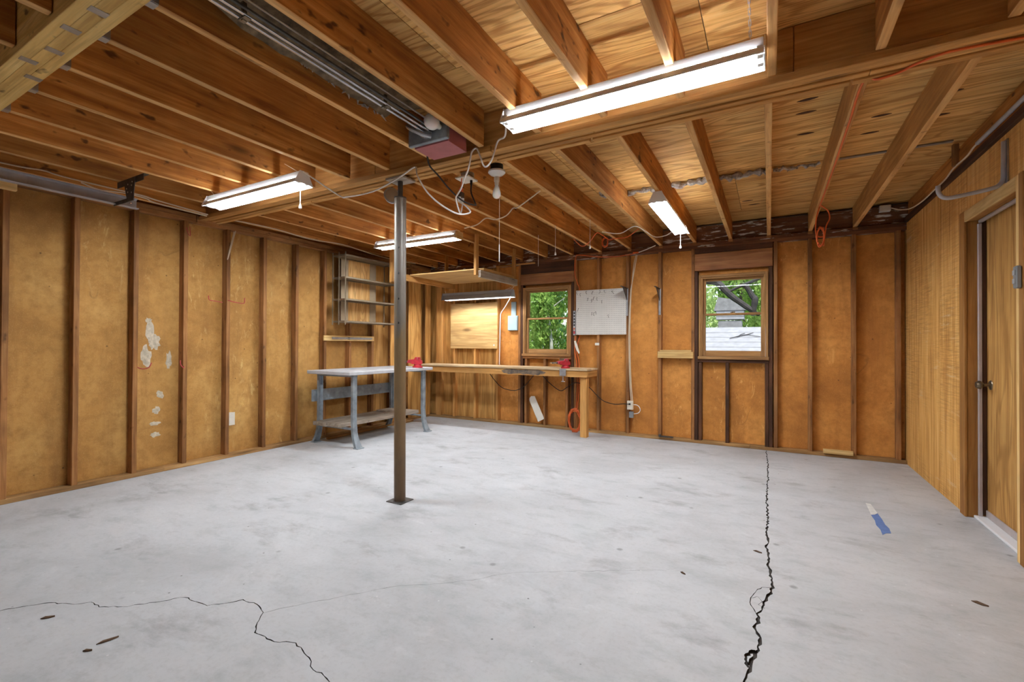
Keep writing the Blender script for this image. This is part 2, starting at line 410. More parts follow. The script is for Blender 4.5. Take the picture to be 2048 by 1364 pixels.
# ------------------------------------------------------------------ floor (slab with real cracks cut in)
def jag(pts, step, amp, w0, w1):
    """left and right edge of a crack along a polyline on the floor"""
    P = [Vector((p[0], p[1])) for p in pts]; out = []
    for a, b in zip(P, P[1:]):
        n = max(1, int((b-a).length/step))
        for i in range(n): out.append(a.lerp(b, i/n))
    out.append(P[-1]); L = []; R = []
    for i, p in enumerate(out):
        d = (out[min(i+1, len(out)-1)]-out[max(0, i-1)]).normalized(); nrm = Vector((-d.y, d.x))
        q = p+nrm*random.uniform(-amp, amp); w = (w0+(w1-w0)*i/len(out))*random.uniform(.35, 1.25)/2
        L.append(q+nrm*w); R.append(q-nrm*w)
    return L, R
crack_main = [(-.03, 6.08), (-.028, 5.974), (-.012, 5.4), (-.010, 4.76), (-.019, 4.138), (-.008, 3.67), (-.016, 3.466), (-.004, 3.253), (-.015, 3.167), (-.001, 3.061), (-.009, 2.917), (.006, 2.861), (-.001, 2.807), (.019, 2.718), (.014, 2.659), (-.001, 2.571), (-.018, 2.512), (-.025, 2.435), (-.044, 2.365), (-.040, 2.316), (-.052, 2.247), (-.030, 2.156), (-.039, 2.087), (-.055, 2.011), (-.060, 1.961), (-.074, 1.893), (-.076, 1.8), (-.05, 1.2), (-.03, .3), (-.04, -1.0)]
crack_left = [(-3.9, .25), (-3.4, .5), (-3.032, .697), (-2.976, .779), (-2.919, .831), (-2.808, .885), (-2.763, .924), (-2.682, .933), (-2.588, .982), (-2.517, 1.059), (-2.432, 1.166), (-2.345, 1.167), (-2.264, 1.18), (-2.215, 1.231), (-2.17, 1.286), (-2.076, 1.301), (-1.991, 1.271), (-1.952, 1.229), (-1.88, 1.169), (-1.777, 1.168), (-1.671, 1.206), (-1.547, 1.181), (-1.479, 1.141), (-1.417, 1.146), (-1.376, 1.13), (-1.2, .9), (-1.1, .6)]
crack_loop = [(.012, 2.655), (-.03, 2.635), (-.057, 2.586), (-.077, 2.503), (-.079, 2.452), (-.061, 2.392), (-.046, 2.352)]
crack_web = [(-.076, 2.50), (-.05, 2.53), (-.03, 2.49), (-.045, 2.45), (-.02, 2.43)]
crack_low = [(-.045, 2.075), (-.072, 2.05), (-.083, 2.00), (-.066, 1.955)]
crack_fine = [(-1.99, 1.271), (-1.93, 1.36), (-1.80, 1.52), (-1.62, 1.75), (-1.50, 1.83), (-1.33, 1.98), (-1.22, 2.12), (-1.05, 2.24), (-.75, 2.42), (-.45, 2.60)]
def slab():
    o = MB().add([(-5.3, YF, 0), (1.6, YF, 0), (1.6, 6.35, 0), (-5.3, 6.35, 0), (-5.3, YF, -.14), (1.6, YF, -.14), (1.6, 6.35, -.14), (-5.3, 6.35, -.14)],
                 [(0, 1, 2, 3), (7, 6, 5, 4), (4, 5, 1, 0), (5, 6, 2, 1), (6, 7, 3, 2), (7, 4, 0, 3)]).build('floor', [M['concrete'], M['crack']], loc=(0, 0, 0))
    cutters = []
    for pts, step, amp, w0, w1 in ((crack_main, .022, .006, .010, .016), (crack_left, .02, .005, .004, .006), (crack_loop, .018, .003, .004, .005), (crack_web, .015, .003, .003, .003), (crack_low, .012, .004, .018, .016), (crack_fine, .03, .005, .0016, .0012)):
        Lp, Rp = jag(pts, step, amp, w0, w1); n = len(Lp)
        vs = [(p.x, p.y, z) for z in (.02, -.012) for q in (Lp, Rp) for p in q]; fs = []
        for i in range(n-1):
            fs += [(i, i+1, n+i+1, n+i), (2*n+i, 3*n+i, 3*n+i+1, 2*n+i+1), (i, 2*n+i, 2*n+i+1, i+1), (n+i, n+i+1, 3*n+i+1, 3*n+i)]
        fs += [(0, n, 3*n, 2*n), (n-1, 3*n-1, 4*n-1, 2*n-1)]
        c = MB().add(vs, fs).build('cutter', M['crack'], loc=(0, 0, 0)); cutters.append(c)
        md = o.modifiers.new('cut', 'BOOLEAN'); md.object = c; md.operation = 'DIFFERENCE'; md.solver = 'EXACT'; md.use_self = True
    bpy.context.view_layer.update()
    me = bpy.data.meshes.new_from_object(o.evaluated_get(bpy.context.evaluated_depsgraph_get()))
    o.modifiers.clear(); o.data = me
    for c in cutters: bpy.data.objects.remove(c)
    for p in me.polygons: p.material_index = 1 if -.1 < p.center.z < -.001 and abs(p.center.x) < 5 and p.center.y > YF+.05 and p.center.y < 6.3 else 0
    return struct(o)
floor = slab()

def joist(parent, xc, y0, y1, z0, z1, key='joist'):
    """dark wide faces; paler narrow edges with bounce from the floor painted in"""
    o = bx('joist', M[key], parent, xc-.019, xc+.019, y0, y1, z0, z1); me = o.data
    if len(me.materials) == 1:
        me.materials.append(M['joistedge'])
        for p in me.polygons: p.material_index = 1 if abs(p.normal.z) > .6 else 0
    return o

# ------------------------------------------------------------------ left wall
wl = root('wall_left', (XL, 0, 0))
XS = XL-.089
bx('outer_siding', M['siding'], wl, XS-.05, XS-.014, YF-.1, YB+.2, 0, ZD)
y = YF
edges = [YF-.1]+[1.1335+SP*i+.019 for i in (-6, -3, 0, 3, 6)]+[3.997]
for a, b in zip(edges, edges[1:]): bx('fibreboard_panel', M['fibre'], wl, XS-.012, XS, a+.0015, b-.0015, .038, ZT, .001)
bx('fibreboard_panel', M['fibre'], wl, XS-.012, XS, 3.9985, 4.95, .038, ZT, .001)
bx('plywood_panel', M['plyz'], wl, XS-.012, XS, 4.9515, YB+.089, .038, ZT, .001)
for i in range(-7, 13):
    yy = 1.1335+SP*i
    if yy+.04 < YB: bx('stud', M['stud'], wl, XS, XL, yy, yy+.038, .038, ZT)
bx('bottom_plate', M['plate'], wl, XS, XL, YF, 2.2, 0, .038); bx('bottom_plate', M['plate'], wl, XS, XL, 2.2, YB+.089, 0, .038)
for z in (ZT, ZT+.038):
    bx('top_plate', M['stud'], wl, XS, XL, YF, 2.46, z, z+.0375); bx('top_plate', M['stud'], wl, XS, XL, 2.465, YB+.089, z, z+.0375)
bx('rim_joist', M['joist'], wl, XS, XS+.038, YF, YB+.089, ZT+.076, ZD)
bx('wall_board', M['plyz'], wl, XL, XL+.016, 5.15, 5.325, .04, 2.395)
bx('wall_board', M['plyz'], wl, XL, XL+.016, 5.545, 5.835, .04, 2.30)
bx('wall_board', M['plyz'], wl, XL, XL+.016, 5.955, 6.085, .04, 2.30)
bx('nailing_block', M['fir'], wl, XL, XL+.038, 1.02, 1.20, ZT-.062, ZT-.004)
# filler smears and drips left on the fibreboard
def blob(name, c, ry, rz, mat, parent, seed, n=18):
    rd = random.Random(seed); mb = MB(); ph = [rd.uniform(.62, 1.1) for _ in range(n)]
    ring = [(XS+.0006, c[0]+ry*ph[k]*math.cos(6.283*k/n), c[1]+rz*ph[k]*math.sin(6.283*k/n)) for k in range(n)]
    inner = [(XS+.0025, c[0]+.6*(p[1]-c[0]), c[1]+.6*(p[2]-c[1])) for p in ring]
    mb.add(ring+inner, [(k, (k+1) % n, n+(k+1) % n, n+k) for k in range(n)]+[tuple(range(n, 2*n))]); return mb.build(name, mat, parent)
for k, (cy, cz, ry, rz) in enumerate([(2.11, 1.33, .035, .13), (2.15, 1.22, .05, .09), (2.08, 1.09, .045, .11), (2.27, 1.05, .028, .10), (2.20, .72, .035, .045), (2.17, .57, .035, .04), (2.16, .45, .05, .022), (2.16, .345, .05, .03), (2.10, 1.42, .03, .03)]):
    blob('filler_smear', (cy, cz), ry, rz, M['smear'], wl, k)

# ------------------------------------------------------------------ back wall
wb = root('wall_back', (0, YB, 0))
YS = YB+.089
WR = (-.762, -.010, 1.05, 2.075); WL_ = (-3.218, -2.452, 1.05, 2.06)
def sheet(x0, x1, z0, z1, mat='fibreback', name='fibreboard_panel'): bx(name, M[mat], wb, x0+.001, x1-.001, YS, YS+.012, z0, z1, .001)
sheet(XS, -3.67, .038, ZT, 'plyz', 'plywood_panel')
sheet(-3.67, WL_[0], .038, ZT); sheet(WL_[0], WL_[1], .038, WL_[2]); sheet(WL_[0], WL_[1], WL_[3], ZT)
sheet(WL_[1], -1.232, .038, ZT); sheet(-1.232, WR[0], .038, ZT); sheet(WR[0], WR[1], .038, WR[2]); sheet(WR[0], WR[1], WR[3], ZT)
sheet(WR[1], .80, .038, ZT); sheet(.80, XR+.1, .038, ZT)
for x0, x1, z0, z1 in ((XS-.05, WL_[0], 0, ZD), (WL_[0], WL_[1], 0, WL_[2]), (WL_[0], WL_[1], WL_[3], ZD), (WL_[1], WR[0], 0, ZD), (WR[0], WR[1], 0, WR[2]), (WR[0], WR[1], WR[3], ZD), (WR[1], XR+.15, 0, ZD)):
    bx('outer_siding', M['siding'], wb, x0, x1, YS+.014, YS+.045, z0, z1)
def stud(x0, x1, z0=.038, z1=ZT, mat='stud', name='stud'): bx(name, M[mat], wb, x0, x1, YB, YS, z0, z1)
stud(-4.862, -4.76, mat='bench')
for a in (-4.515, -4.108, -3.695): stud(a, a+.038, mat='bench')
stud(-3.302, -3.264); stud(-3.262, -3.222, 0.038, 2.10, 'darktimber', 'trimmer'); stud(-3.193, -3.155, .038, 1.002, 'stud', 'cripple')
stud(-2.885, -2.847, .038, 1.002, 'stud', 'cripple'); stud(-2.535, -2.497, .038, 1.002, 'stud', 'cripple')
stud(-2.45, -2.412, 0.038, 2.10, 'darktimber', 'trimmer'); stud(-2.408, -2.370)
for a in (-2.072, -1.668, -1.250, -.850): stud(a, a+.038)
stud(-.810, -.772, .038, 2.13, 'darktimber', 'trimmer'); stud(-.765, -.727, .038, 1.002, 'darktimber', 'cripple')
stud(-.462, -.424, .038, 1.002, 'darktimber', 'cripple'); stud(-.045, -.007, .038, 1.002, 'darktimber', 'cripple'); stud(-.004, .034, .038, 2.13, 'darktimber', 'trimmer')
for a in (.045, .380, .776): stud(a, a+.038)
stud(1.150, 1.188)
for x0, x1 in ((XS, -2.30), (-2.298, -.20), (-.198, XR)): bx('bottom_plate', M['plate'], wb, x0, x1, YB, YS, 0, .038)
for z in (ZT, ZT+.038):
    for x0, x1 in ((XL, -2.0), (-1.998, XR+.06)): bx('top_plate', M['rim'], wb, x0, x1, YB, YS, z, z+.0375)
bx('rim_joist', M['rim'], wb, XL, XR+.06, YB+.035, YB+.073, ZT+.077, 2.688)
# window framing
bx('header', M['header'], wb, -.810, .034, YB-.001, YB+.075, 2.135, 2.345); bx('header_filler', M['darktimber'], wb, -.810, .034, YB, YB+.08, 2.348, ZT)
bx('header', M['header'], wb, -3.262, -2.412, YB-.001, YB+.075, 2.105, 2.262); bx('header_filler', M['darktimber'], wb, -3.262, -2.412, YB, YB+.08, 2.265, ZT)
bx('rough_sill', M['darktimber'], wb, -.772, -.004, YB-.006, YS, 1.004, 1.040); bx('rough_sill', M['stud'], wb, -3.222, -2.45, YB-.006, YS, 1.004, 1.040)
bx('ledge_block', M['fir'], wb, -1.250, -.820, YB-.040, YB-.001, 1.048, 1.130); bx('ledge_strip', M['fir'], wb, -1.225, -.845, YB-.035, YB+.06, 1.132, 1.150)
bx('floor_block', M['fir'], wb, .515, .783, YB-.042, YB-.004, .04, .085)
bx('stud_block', M['paper'], wb, -2.095, -2.035, YB-.014, YB-.001, 1.205, 1.240)

def window(name, W_, zm):
    x0, x1, z0, z1 = W_; w = root(name, ((x0+x1)/2, YB, z0)); m = M['sash']; yf = YB-.012
    for a, b, c, d, nm in ((x0, x0+.028, z0, z1, 'side_jamb'), (x1-.028, x1, z0, z1, 'side_jamb'), (x0+.029, x1-.029, z1-.028, z1, 'head_jamb'), (x0-.008, x1+.008, z0-.008, z0+.028, 'sill')):
        bx(nm, m, w, a, b, yf-(.02 if nm == 'sill' else 0), YS+.06, c, d)
    for a, b in ((x0+.029, x0+.046), (x1-.046, x1-.029)): bx('stop_bead', m, w, a, b, yf+.004, yf+.022, z0+.03, z1-.03)
    bx('stop_bead', m, w, x0+.047, x1-.047, yf+.004, yf+.022, z1-.046, z1-.03)
    def sash(nm, za, zb, ya, bot, top):
        s = root(nm, ((x0+x1)/2, ya, za)); s.parent = w; s.location = Vector(((x0+x1)/2, ya, za))-wloc(w); del s['kind']
        a, b = x0+.030, x1-.030; t = .046
        bx('stile', m, s, a, a+t, ya, ya+.032, za, zb); bx('stile', m, s, b-t, b, ya, ya+.032, za, zb)
        bx('rail', m, s, a+t+.0005, b-t-.0005, ya, ya+.032, za, za+bot); bx('rail', m, s, a+t+.0005, b-t-.0005, ya, ya+.032, zb-top, zb)
        bx('glass_pane', M['glass'], s, a+t-.004, b-t+.004, ya+.014, ya+.018, za+bot-.004, zb-top+.004, .0005)
        return s
    ls = sash('lower_sash', z0+.030, zm+.013, YB+.02, .068, .026)
    sash('upper_sash', zm-.013, z1-.030, YB+.056, .026, .042)
    mb = MB().box((x0+x1)/2-.025, (x0+x1)/2+.025, YB+.022, YB+.046, zm+.014, zm+.024).box((x0+x1)/2-.01, (x0+x1)/2+.03, YB+.028, YB+.04, zm+.025, zm+.033)
    mb.build('sash_lock', M['brass'], ls)
    return w
window('window_1', WL_, 1.595); window('window_2', WR, 1.590)

# ------------------------------------------------------------------ right wall with the door
wr = root('wall_right', (XR, 0, 0))
DY0, DY1, DZ = 3.655, 4.452, 2.105
def pan(y0, y1, z0, z1): bx('panel_sheet', M['t111'], wr, XR, XR+.016, y0+.0025, y1-.0025, z0, z1, .002)
pan(5.066, 6.20, .0, 2.483); pan(DY1+.003, 5.066, 0, 2.483); pan(DY0-.003, DY1+.003, DZ+.003, 2.483); pan(2.63, DY0-.003, 0, 2.483); pan(1.41, 2.63, 0, 2.483); pan(.19, 1.41, 0, 2.483); pan(YF, .19, 0, 2.483)
for y0, y1 in ((YF, 2.49), (2.66, YB+.03)): bx('rim_joist', M['joist'], wr, XR+.018, XR+.056, y0, y1, 2.30, ZD-.002)
bx('backing_board', M['darktimber'], wr, XR+.018, XR+.056, 2.492, 2.658, 2.30, ZD-.002)
bx('nailer', M['darktimber'], wr, XR-.022, XR+.016, 2.66, 6.09, 2.486, 2.535)
for y0, y1, z0, z1 in ((YF-.1, DY0-.04, 0, ZD), (DY1+.04, 6.35, 0, ZD), (DY0-.04, DY1+.04, DZ+.04, ZD)): bx('outer_siding', M['siding'], wr, XR+.11, XR+.15, y0, y1, z0, z1)
bx('deck_block', M['stud'], wr, XR-.055, XR-.020, 4.52, 4.556, 2.54, 2.70)

dr = root('door_1', (XR, (DY0+DY1)/2, 0))
bx('side_casing', M['casing'], dr, XR-.018, XR-.001, DY1-.006, DY1+.090, 0, DZ+.075)
bx('side_casing', M['casing'], dr, XR-.018, XR-.001, DY0-.085, DY0-.034, 0, DZ+.075)
bx('side_casing', M['fir'], dr, XR-.015, XR-.001, DY0-.033, DY0+.006, 0, DZ+.075)
bx('head_casing', M['fir'], dr, XR-.017, XR-.001, DY0+.007, DY1-.007, DZ-.006, DZ+.072)
bx('side_jamb', M['casing'], dr, XR, XR+.115, DY1, DY1+.030, 0, DZ); bx('side_jamb', M['casing'], dr, XR, XR+.115, DY0-.030, DY0, 0, DZ)
bx('head_jamb', M['casing'], dr, XR, XR+.115, DY0, DY1, DZ-.001, DZ+.028)
bx('door_stop', M['darktimber'], dr, XR+.074, XR+.098, DY1-.014, DY1-.001, .03, DZ-.002); bx('door_stop', M['darktimber'], dr, XR+.074, XR+.098, DY0+.001, DY0+.014, .03, DZ-.002)
bx('weatherstrip', M['strip'], dr, XR+.052, XR+.073, DY1-.022, DY1-.001, .02, DZ-.025); bx('weatherstrip', M['strip'], dr, XR+.052, XR+.073, DY0+.001, DY0+.020, .02, DZ-.025)
bx('weatherstrip', M['strip'], dr, XR+.052, XR+.073, DY0+.021, DY1-.023, DZ-.024, DZ-.003)
slabd = bx('door_slab', M['plyz'], dr, XR+.099, XR+.135, DY0+.003, DY1-.003, .025, DZ-.003, .002)
kb = MB().lathe([(.001, -.078), (.020, -.076), (.029, -.064), (.029, -.052), (.018, -.042), (.011, -.036), (.011, -.006), (.030, -.004), (.034, 0)], (XR+.0985, DY1-.075, .945), 'X', 20)
kb.build('door_knob', M['brass'], slabd, True)
bx('threshold', M['white'], dr, XR+.03, XR+.135, DY0+.001, DY1-.001, .001, .020, .004)
bx('sweep', M['strip'], dr, XR+.088, XR+.098, DY0+.02, DY1-.02, .021, .07)

# ------------------------------------------------------------------ front wall (behind the camera) with its open garage door
wf = root('wall_front', (0, YF, 0))
bx('outer_siding', M['siding'], wf, XS-.05, -4.35, YF-.1, YF-.02, 0, ZD); bx('outer_siding', M['siding'], wf, .55, XR+.15, YF-.1, YF-.02, 0, ZD); bx('outer_siding', M['siding'], wf, -4.35, .55, YF-.1, YF-.02, 2.15, ZD)
bx('fibreboard_panel', M['fibre'], wf, XS, -4.36, YF-.018, YF, 0, ZT); bx('fibreboard_panel', M['fibre'], wf, .56, XR, YF-.018, YF, 0, ZT)
bx('header', M['header'], wf, -4.5, .7, YF-.015, YF+.07, 2.15, 2.47)
for a in (-4.45, .56): bx('post', M['stud'], wf, a, a+.089, YF, YF+.089, 0, 2.148)
gdoor = root('garage_door', (-1.9, YF, 0)); gdoor.parent = wf; gdoor.location = Vector((-1.9, YF, 0))-wloc(wf); del gdoor['kind']
for i in range(4): bx('door_section', M['white'], gdoor, -4.36, .56, YF-.055, YF-.015, .005+.537*i, .537*(i+1), .006)

# ------------------------------------------------------------------ ceiling: deck, joists, girder, laminated beam
ce = root('ceiling', (0, 2.2, ZD))
ys = [YF-.1, -.41, .81, 2.03, 3.25, 4.47, 5.69, 6.24]
for r, (a, b) in enumerate(zip(ys, ys[1:])):
    off = 0 if r % 2 else 1.22
    xs = [-5.15]+[q for q in (-5.15+off+2.44*k for k in range(0, 4)) if -5.15 < q < 1.3]+[1.4]
    for x0, x1 in zip(xs, xs[1:]): bx('plywood_sheet', M['deck'], ce, x0+.002, x1-.002, a+.002, b-.002, ZD+.001, ZD+.019, .001)
bx('seam_light_cover', M['siding'], ce, -5.2, 1.45, YF-.15, 6.30, ZD+.020, ZD+.06)  # unseen board added above the deck to stop sky light leaking through seams
# boat-shaped veneer patches on the deck
def patch(x, y_, l, w, ang):
    n = 14; pts = []
    for k in range(n):
        t = 2*math.pi*k/n; u = math.cos(t)*l/2; v = math.sin(t)*abs(math.sin(t))*w/2
        pts.append((x+u*math.cos(ang)-v*math.sin(ang), y_+u*math.sin(ang)+v*math.cos(ang)))
    MB().prism(pts, 'Z', ZD-.0015, ZD+.002).build('veneer_patch', M['patch'] if False else M['darktimber']['X'], ce)
for x, y_ in ((.55, 3.05), (.62, 3.78), (.93, 3.62), (.95, 3.95), (.20, 3.50), (.21, 3.85), (.62, 4.05), (1.1, 3.1), (.22, 3.32), (.95, 4.9), (.9, 5.15), (-.18, 5.35), (-.15, 5.52), (.60, 1.9), (-.2, 1.75)):
    patch(x+random.uniform(-.02, .02), y_, .085+random.uniform(0, .03), .03, random.uniform(-.1, .1))
for k in range(-12, 3):
    xc = .010+SP*k
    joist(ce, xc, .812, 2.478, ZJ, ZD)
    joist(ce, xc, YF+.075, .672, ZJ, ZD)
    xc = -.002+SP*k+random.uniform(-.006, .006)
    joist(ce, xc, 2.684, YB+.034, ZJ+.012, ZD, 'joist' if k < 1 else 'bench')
    bx('bearing_block', M['stud'], ce, xc-.024, xc+.024, YB-.004, YB+.034, ZJ-.02, ZJ+.0115, .002)
for k in range(-4, 3):   # solid blocking against the girder behind some joists
    pass
gd = root('girder', (-1.8, 2.58, ZJ)); gd.parent = ce; gd.location = Vector((-1.8, 2.58, ZJ))-wloc(ce); del gd['kind']
for i, yy in enumerate((2.518, 2.560, 2.602)):
    cuts = [XS+.03]+[[-2.6, .1], [-3.4, -.9], [-2.2, .4]][i]+[XR+.015]
    for a, b in zip(cuts, cuts[1:]): bx('plank', M['bench'], gd, a+.001, b-.001, yy, yy+.037, ZJ-[.030, .018, .026][i], ZD-.002)
bx('ledger', M['bench'], gd, XS+.03, -1.55, 2.480, 2.5165, ZJ-.038, ZJ-.001); bx('ledger', M['bench'], gd, -1.545, XR+.015, 2.480, 2.5165, ZJ-.038, ZJ-.001)
for a, b in ((XS+.03, -3.5), (-3.49, -2.55), (-2.42, -1.75), (-1.60, -.95), (-.93, .33), (.34, XR+.015)): bx('ledger', M['bench'], gd, a, b, 2.6435, 2.682, ZJ-.034, ZJ+.010)
lv = root('laminated_beam', (-1.8, .74, ZJ)); lv.parent = ce; lv.location = Vector((-1.8, .74, ZJ))-wloc(ce); del lv['kind']
for i in range(3): bx('plank', M['lvl'], lv, XS, XR+.015, .676+.0445*i, .676+.0445*i+.0442, ZJ-.026, ZD-.002, .002)
for x, yy in ((-2.42, .73), (-2.66, .75), (-3.02, .78), (-2.85, .72), (-2.2, .74)):
    MB().box(x-.02, x+.02, yy-.028, yy+.028, ZJ-.0285, ZJ-.0265, .0005).build('nail_plate', M['steel'], lv)
for k in range(-12, 3):
    xc = .010+SP*k
    MB().box(xc-.021, xc+.021, .812, .85, ZJ-.004, ZJ-.0005, .0004).box(xc-.0235, xc-.0195, .812, .85, ZJ, ZJ+.12, .0004).box(xc+.0195, xc+.0235, .812, .85, ZJ, ZJ+.12, .0004).build('joist_hanger', M['steel'], lv)
# grey insulation squeezed through the deck seam, bay by bay
def lintrope(x0, x1, y_, seed, r=.024):
    rd = random.Random(seed); n = 14; pts = [(x0+(x1-x0)*i/n, y_+rd.uniform(-.02, .02), ZD-.020+rd.uniform(-.014, .008)) for i in range(n+1)]
    rs = [r*rd.uniform(.5, 1.6) for _ in pts]; mb = MB().tube(pts, rs, 7)
    for i in range(9):
        q = pts[rd.randint(1, n-1)]; mb.tube([q, (q[0]+rd.uniform(-.04, .04), q[1]-rd.uniform(.01, .04), q[2]-rd.uniform(.01, .03))], [.008, .002], 5)
    o = mb.build('insulation_tuft', M['lint'], smooth=True); return o
names = {-3: 'grey insulation tuft in the deck seam beside the round bulb bay', -2: 'grey insulation strip in the deck seam just left of the short striplight', -1: 'grey insulation strip in the deck seam just right of the short striplight', 0: 'grey ragged insulation strip right of the pale middle joist', 1: 'thin grey insulation strip between the two rightmost joists'}
for k, a, b in ((-2, .02, .36), (-1, .03, .37), (0, .03, .37)):
    tag(lintrope(-.002+SP*(k-1)+.02+a-.02, -.002+SP*(k-1)+.02+b, 4.45, k+9), names[k], 'insulation')
tag(lintrope(.03, .36, 4.46, 3, .012), names[0].replace('right of', 'just right of'), 'insulation')
for k, x, yy, lab in ((1, -1.72, 4.41, 'small grey insulation tuft in the fourth bay right of the round bulb'), (2, -1.37, 4.38, 'small grey insulation tuft two bays left of the short striplight')):
    tag(lintrope(x-.07, x+.05, yy, 20+k, .022), lab, 'insulation')
tag(bx('seam_batten', M['greyplank'], None, .44, .79, 4.47, 4.50, ZD-.012, ZD), 'pale thin batten along the deck seam between the two rightmost joists', 'batten')
tag(bx('seam_batten', M['greyplank'], None, .845, 1.17, 4.47, 4.50, ZD-.012, ZD), 'pale thin batten along the deck seam against the right wall', 'batten')

# ------------------------------------------------------------------ steel post under the girder
ps = thing('support_post', 'round steel support post standing on the bare floor under the girder', 'post', (-2.49, 2.69, 0))
pb, pt = Vector((-2.49, 2.69, 0)), Vector((-2.407, 2.585, 2.432))
def along(z): return pb.lerp(pt, z/2.432)
MB().box(-2.565, -2.415, 2.62, 2.765, 0.0, .007, .002).build('base_plate', M['darksteel'], ps)
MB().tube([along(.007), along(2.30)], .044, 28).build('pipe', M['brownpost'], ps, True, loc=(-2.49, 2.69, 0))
MB().tube([along(2.22), along(2.425)], .019, 16).build('screw_jack', M['darksteel'], ps, True)
MB().lathe([(.030, 0), (.046, .004), (.046, .012), (.024, .016)], tuple(along(2.295)), 'Z', 24).build('collar', M['darksteel'], ps, True)
MB().box(-2.49, -2.32, 2.515, 2.655, 2.425, 2.441, .002).build('cap_plate', M['greyplank']['X'], ps)
for z in (1.37, 1.55, 1.74, 1.93):
    p = along(z); MB().lathe([(.0085, 0), (.0085, .004), (.004, .0045)], (p.x+.018, p.y-.0405, p.z), 'Y', 12).build('pin_hole', M['black'], ps, True)

# ------------------------------------------------------------------ fluorescent lamps
def shop_light(name, label, c, L, ax, hood, wide=.074, deep=.052, cat='striplight', group=None, slot=.0048, ty=(-.032, .032), tz=.026, tube='tube'):
    t = thing(name, label, cat, c, group); B = Matrix.Translation(Vector(c))
    if ax == 'Y': B = B @ Matrix.Rotation(math.pi/2, 4, 'Z')
    h = L/2; mb = MB(); th = .0015
    prof = [(-wide, 0), (-wide, .008), (-.034, deep), (.034, deep), (wide, .008), (wide, 0)]; inn = [(wide-th, .0), (wide-th, .0075), (.034-.0008, deep-th), (-.034+.0008, deep-th), (-wide+th, .0075), (-wide+th, 0)]
    for sgn in (-1, 1): mb.prism([(sgn*u, v) for u, v in ((wide, 0), (wide, .008), (.034+slot, deep-slot), (.034+slot-th, deep-slot-th), (wide-th, .0075), (wide-th, 0))], 'X', -h, h)
    mb.prism([(-.034, deep-th), (-.034, deep), (.034, deep), (.034, deep-th)], 'X', -h, h)
    for k in range(25):
        x = -h+L*k/24
        for sgn in (-1, 1): mb.prism([(sgn*.0335, deep-.0005), (sgn*.0335, deep-.002), (sgn*(.035+slot), deep-slot-.003), (sgn*(.035+slot), deep-slot-.0015)], 'X', max(-h, x-.004), min(h, x+.004))
    mb.xf(B).build('reflector', hood, t)
    MB().box(-h+.003, h-.003, -.033, .033, deep+.0005, deep+.040, .003).xf(B).build('ballast_channel', hood, t)
    for s in (-1, 1):
        a = s*(h+.0005)
        MB().prism([(-wide, 0), (-wide, .008), (-.034, deep+.043), (.034, deep+.043), (wide, .008), (wide, 0), (.05, .006), (-.05, .006)], 'X', a, a+s*.002).xf(B).build('end_plate', hood, t)
    for yy in ty:
        MB().tube([(-h+.03, yy, tz), (h-.03, yy, tz)], .0165, 14).xf(B).build('tube', M[tube], t, True)
        for s in (-1, 1): MB().box(s*(h-.028), s*(h-.004), yy-.014, yy+.014, .008, deep-.002, .002).xf(B).build('lamp_socket', M['porcelain'], t)
    return t
l1 = shop_light('shop_light', 'long bright striplight hung beneath the joists in front of the girder', (-.640, 2.189, 2.400), 1.245, 'X', M['white'])
l2 = shop_light('shop_light', 'lit striplight on the left, just before the girder', (-3.512, 2.141, 2.350), 1.20, 'X', M['white'])
l3 = shop_light('shop_light', 'lit striplight behind the round post with a wooden end piece', (-3.600, 4.130, 2.375), 1.20, 'X', M['white'])
l4 = shop_light('shop_light', 'lit striplight running toward the back wall, left of the right window', (-.805, 4.510, 2.385), 1.24, 'Y', M['white'])
l5 = shop_light('shop_light', 'grey hooded striplight hanging low over the wooden workbench', (-3.845, 5.790, 1.895), 1.24, 'X', M['lampgrey'], .07, .070, slot=.0, ty=(0,), tz=.042, tube='tubedim')
def wire(pts, parent, name='hanging_wire', r=.002, mat='cable'): return MB().tube(pts, r, 5).build(name, M[mat], parent, True)
def chain(a, b, parent):
    a, b = Vector(a), Vector(b); n = max(2, int((b-a).length/.022)); mb = MB()
    for i in range(n):
        p, q = a.lerp(b, i/n), a.lerp(b, (i+1.25)/n); s = Vector((.004, 0, 0)) if i % 2 else Vector((0, .004, 0))
        mb.tube([p+s, q+s], .0013, 4, False); mb.tube([p-s, q-s], .0013, 4, False)
    mb.build('hanging_chain', M['steel'], parent)
chain((-.07, 2.189, 2.50), (-.07, 1.80, 2.714), l1); chain((-1.2, 2.189, 2.50), (-1.2, 2.0, 2.714), l1)
wire([(-2.95, 2.141, 2.44), (-3.0, 2.05, 2.485)], l2); wire([(-4.05, 2.141, 2.44), (-4.05, 2.1, 2.485)], l2)
def pullcord(name, p, ln, parent=None, bell=True):
    mb = MB().tube([p, (p[0], p[1], p[2]-ln)], .0022, 6)
    if bell: mb.lathe([(.003, 0), (.0095, -.022), (.011, -.034), (.004, -.040)], (p[0], p[1], p[2]-ln), 'Z', 12)
    return mb.build(name, M['cord'], parent, True)
pullcord('pull_cord', (-3.03, 2.2, 2.352), .105, l2); pullcord('pull_cord', (-.822, 5.12, 2.386), .11, l4)
MB().box(-2.995, -2.965, 4.075, 4.185, 2.372, 2.45, .002).build('end_block', M['fir']['Y'], l3)
wire([(-3.245, 5.79, 1.99), (-3.255, 5.79, 2.035), (-3.40, 5.77, 1.99)], l5, r=.003, mat='cord'); wire([(-3.26, 5.79, 1.99), (-3.215, 5.80, 2.05)], l5, r=.003, mat='cord'); wire([(-4.42, 5.79, 1.99), (-4.45, 5.80, 2.05)], l5, r=.003, mat='cord')

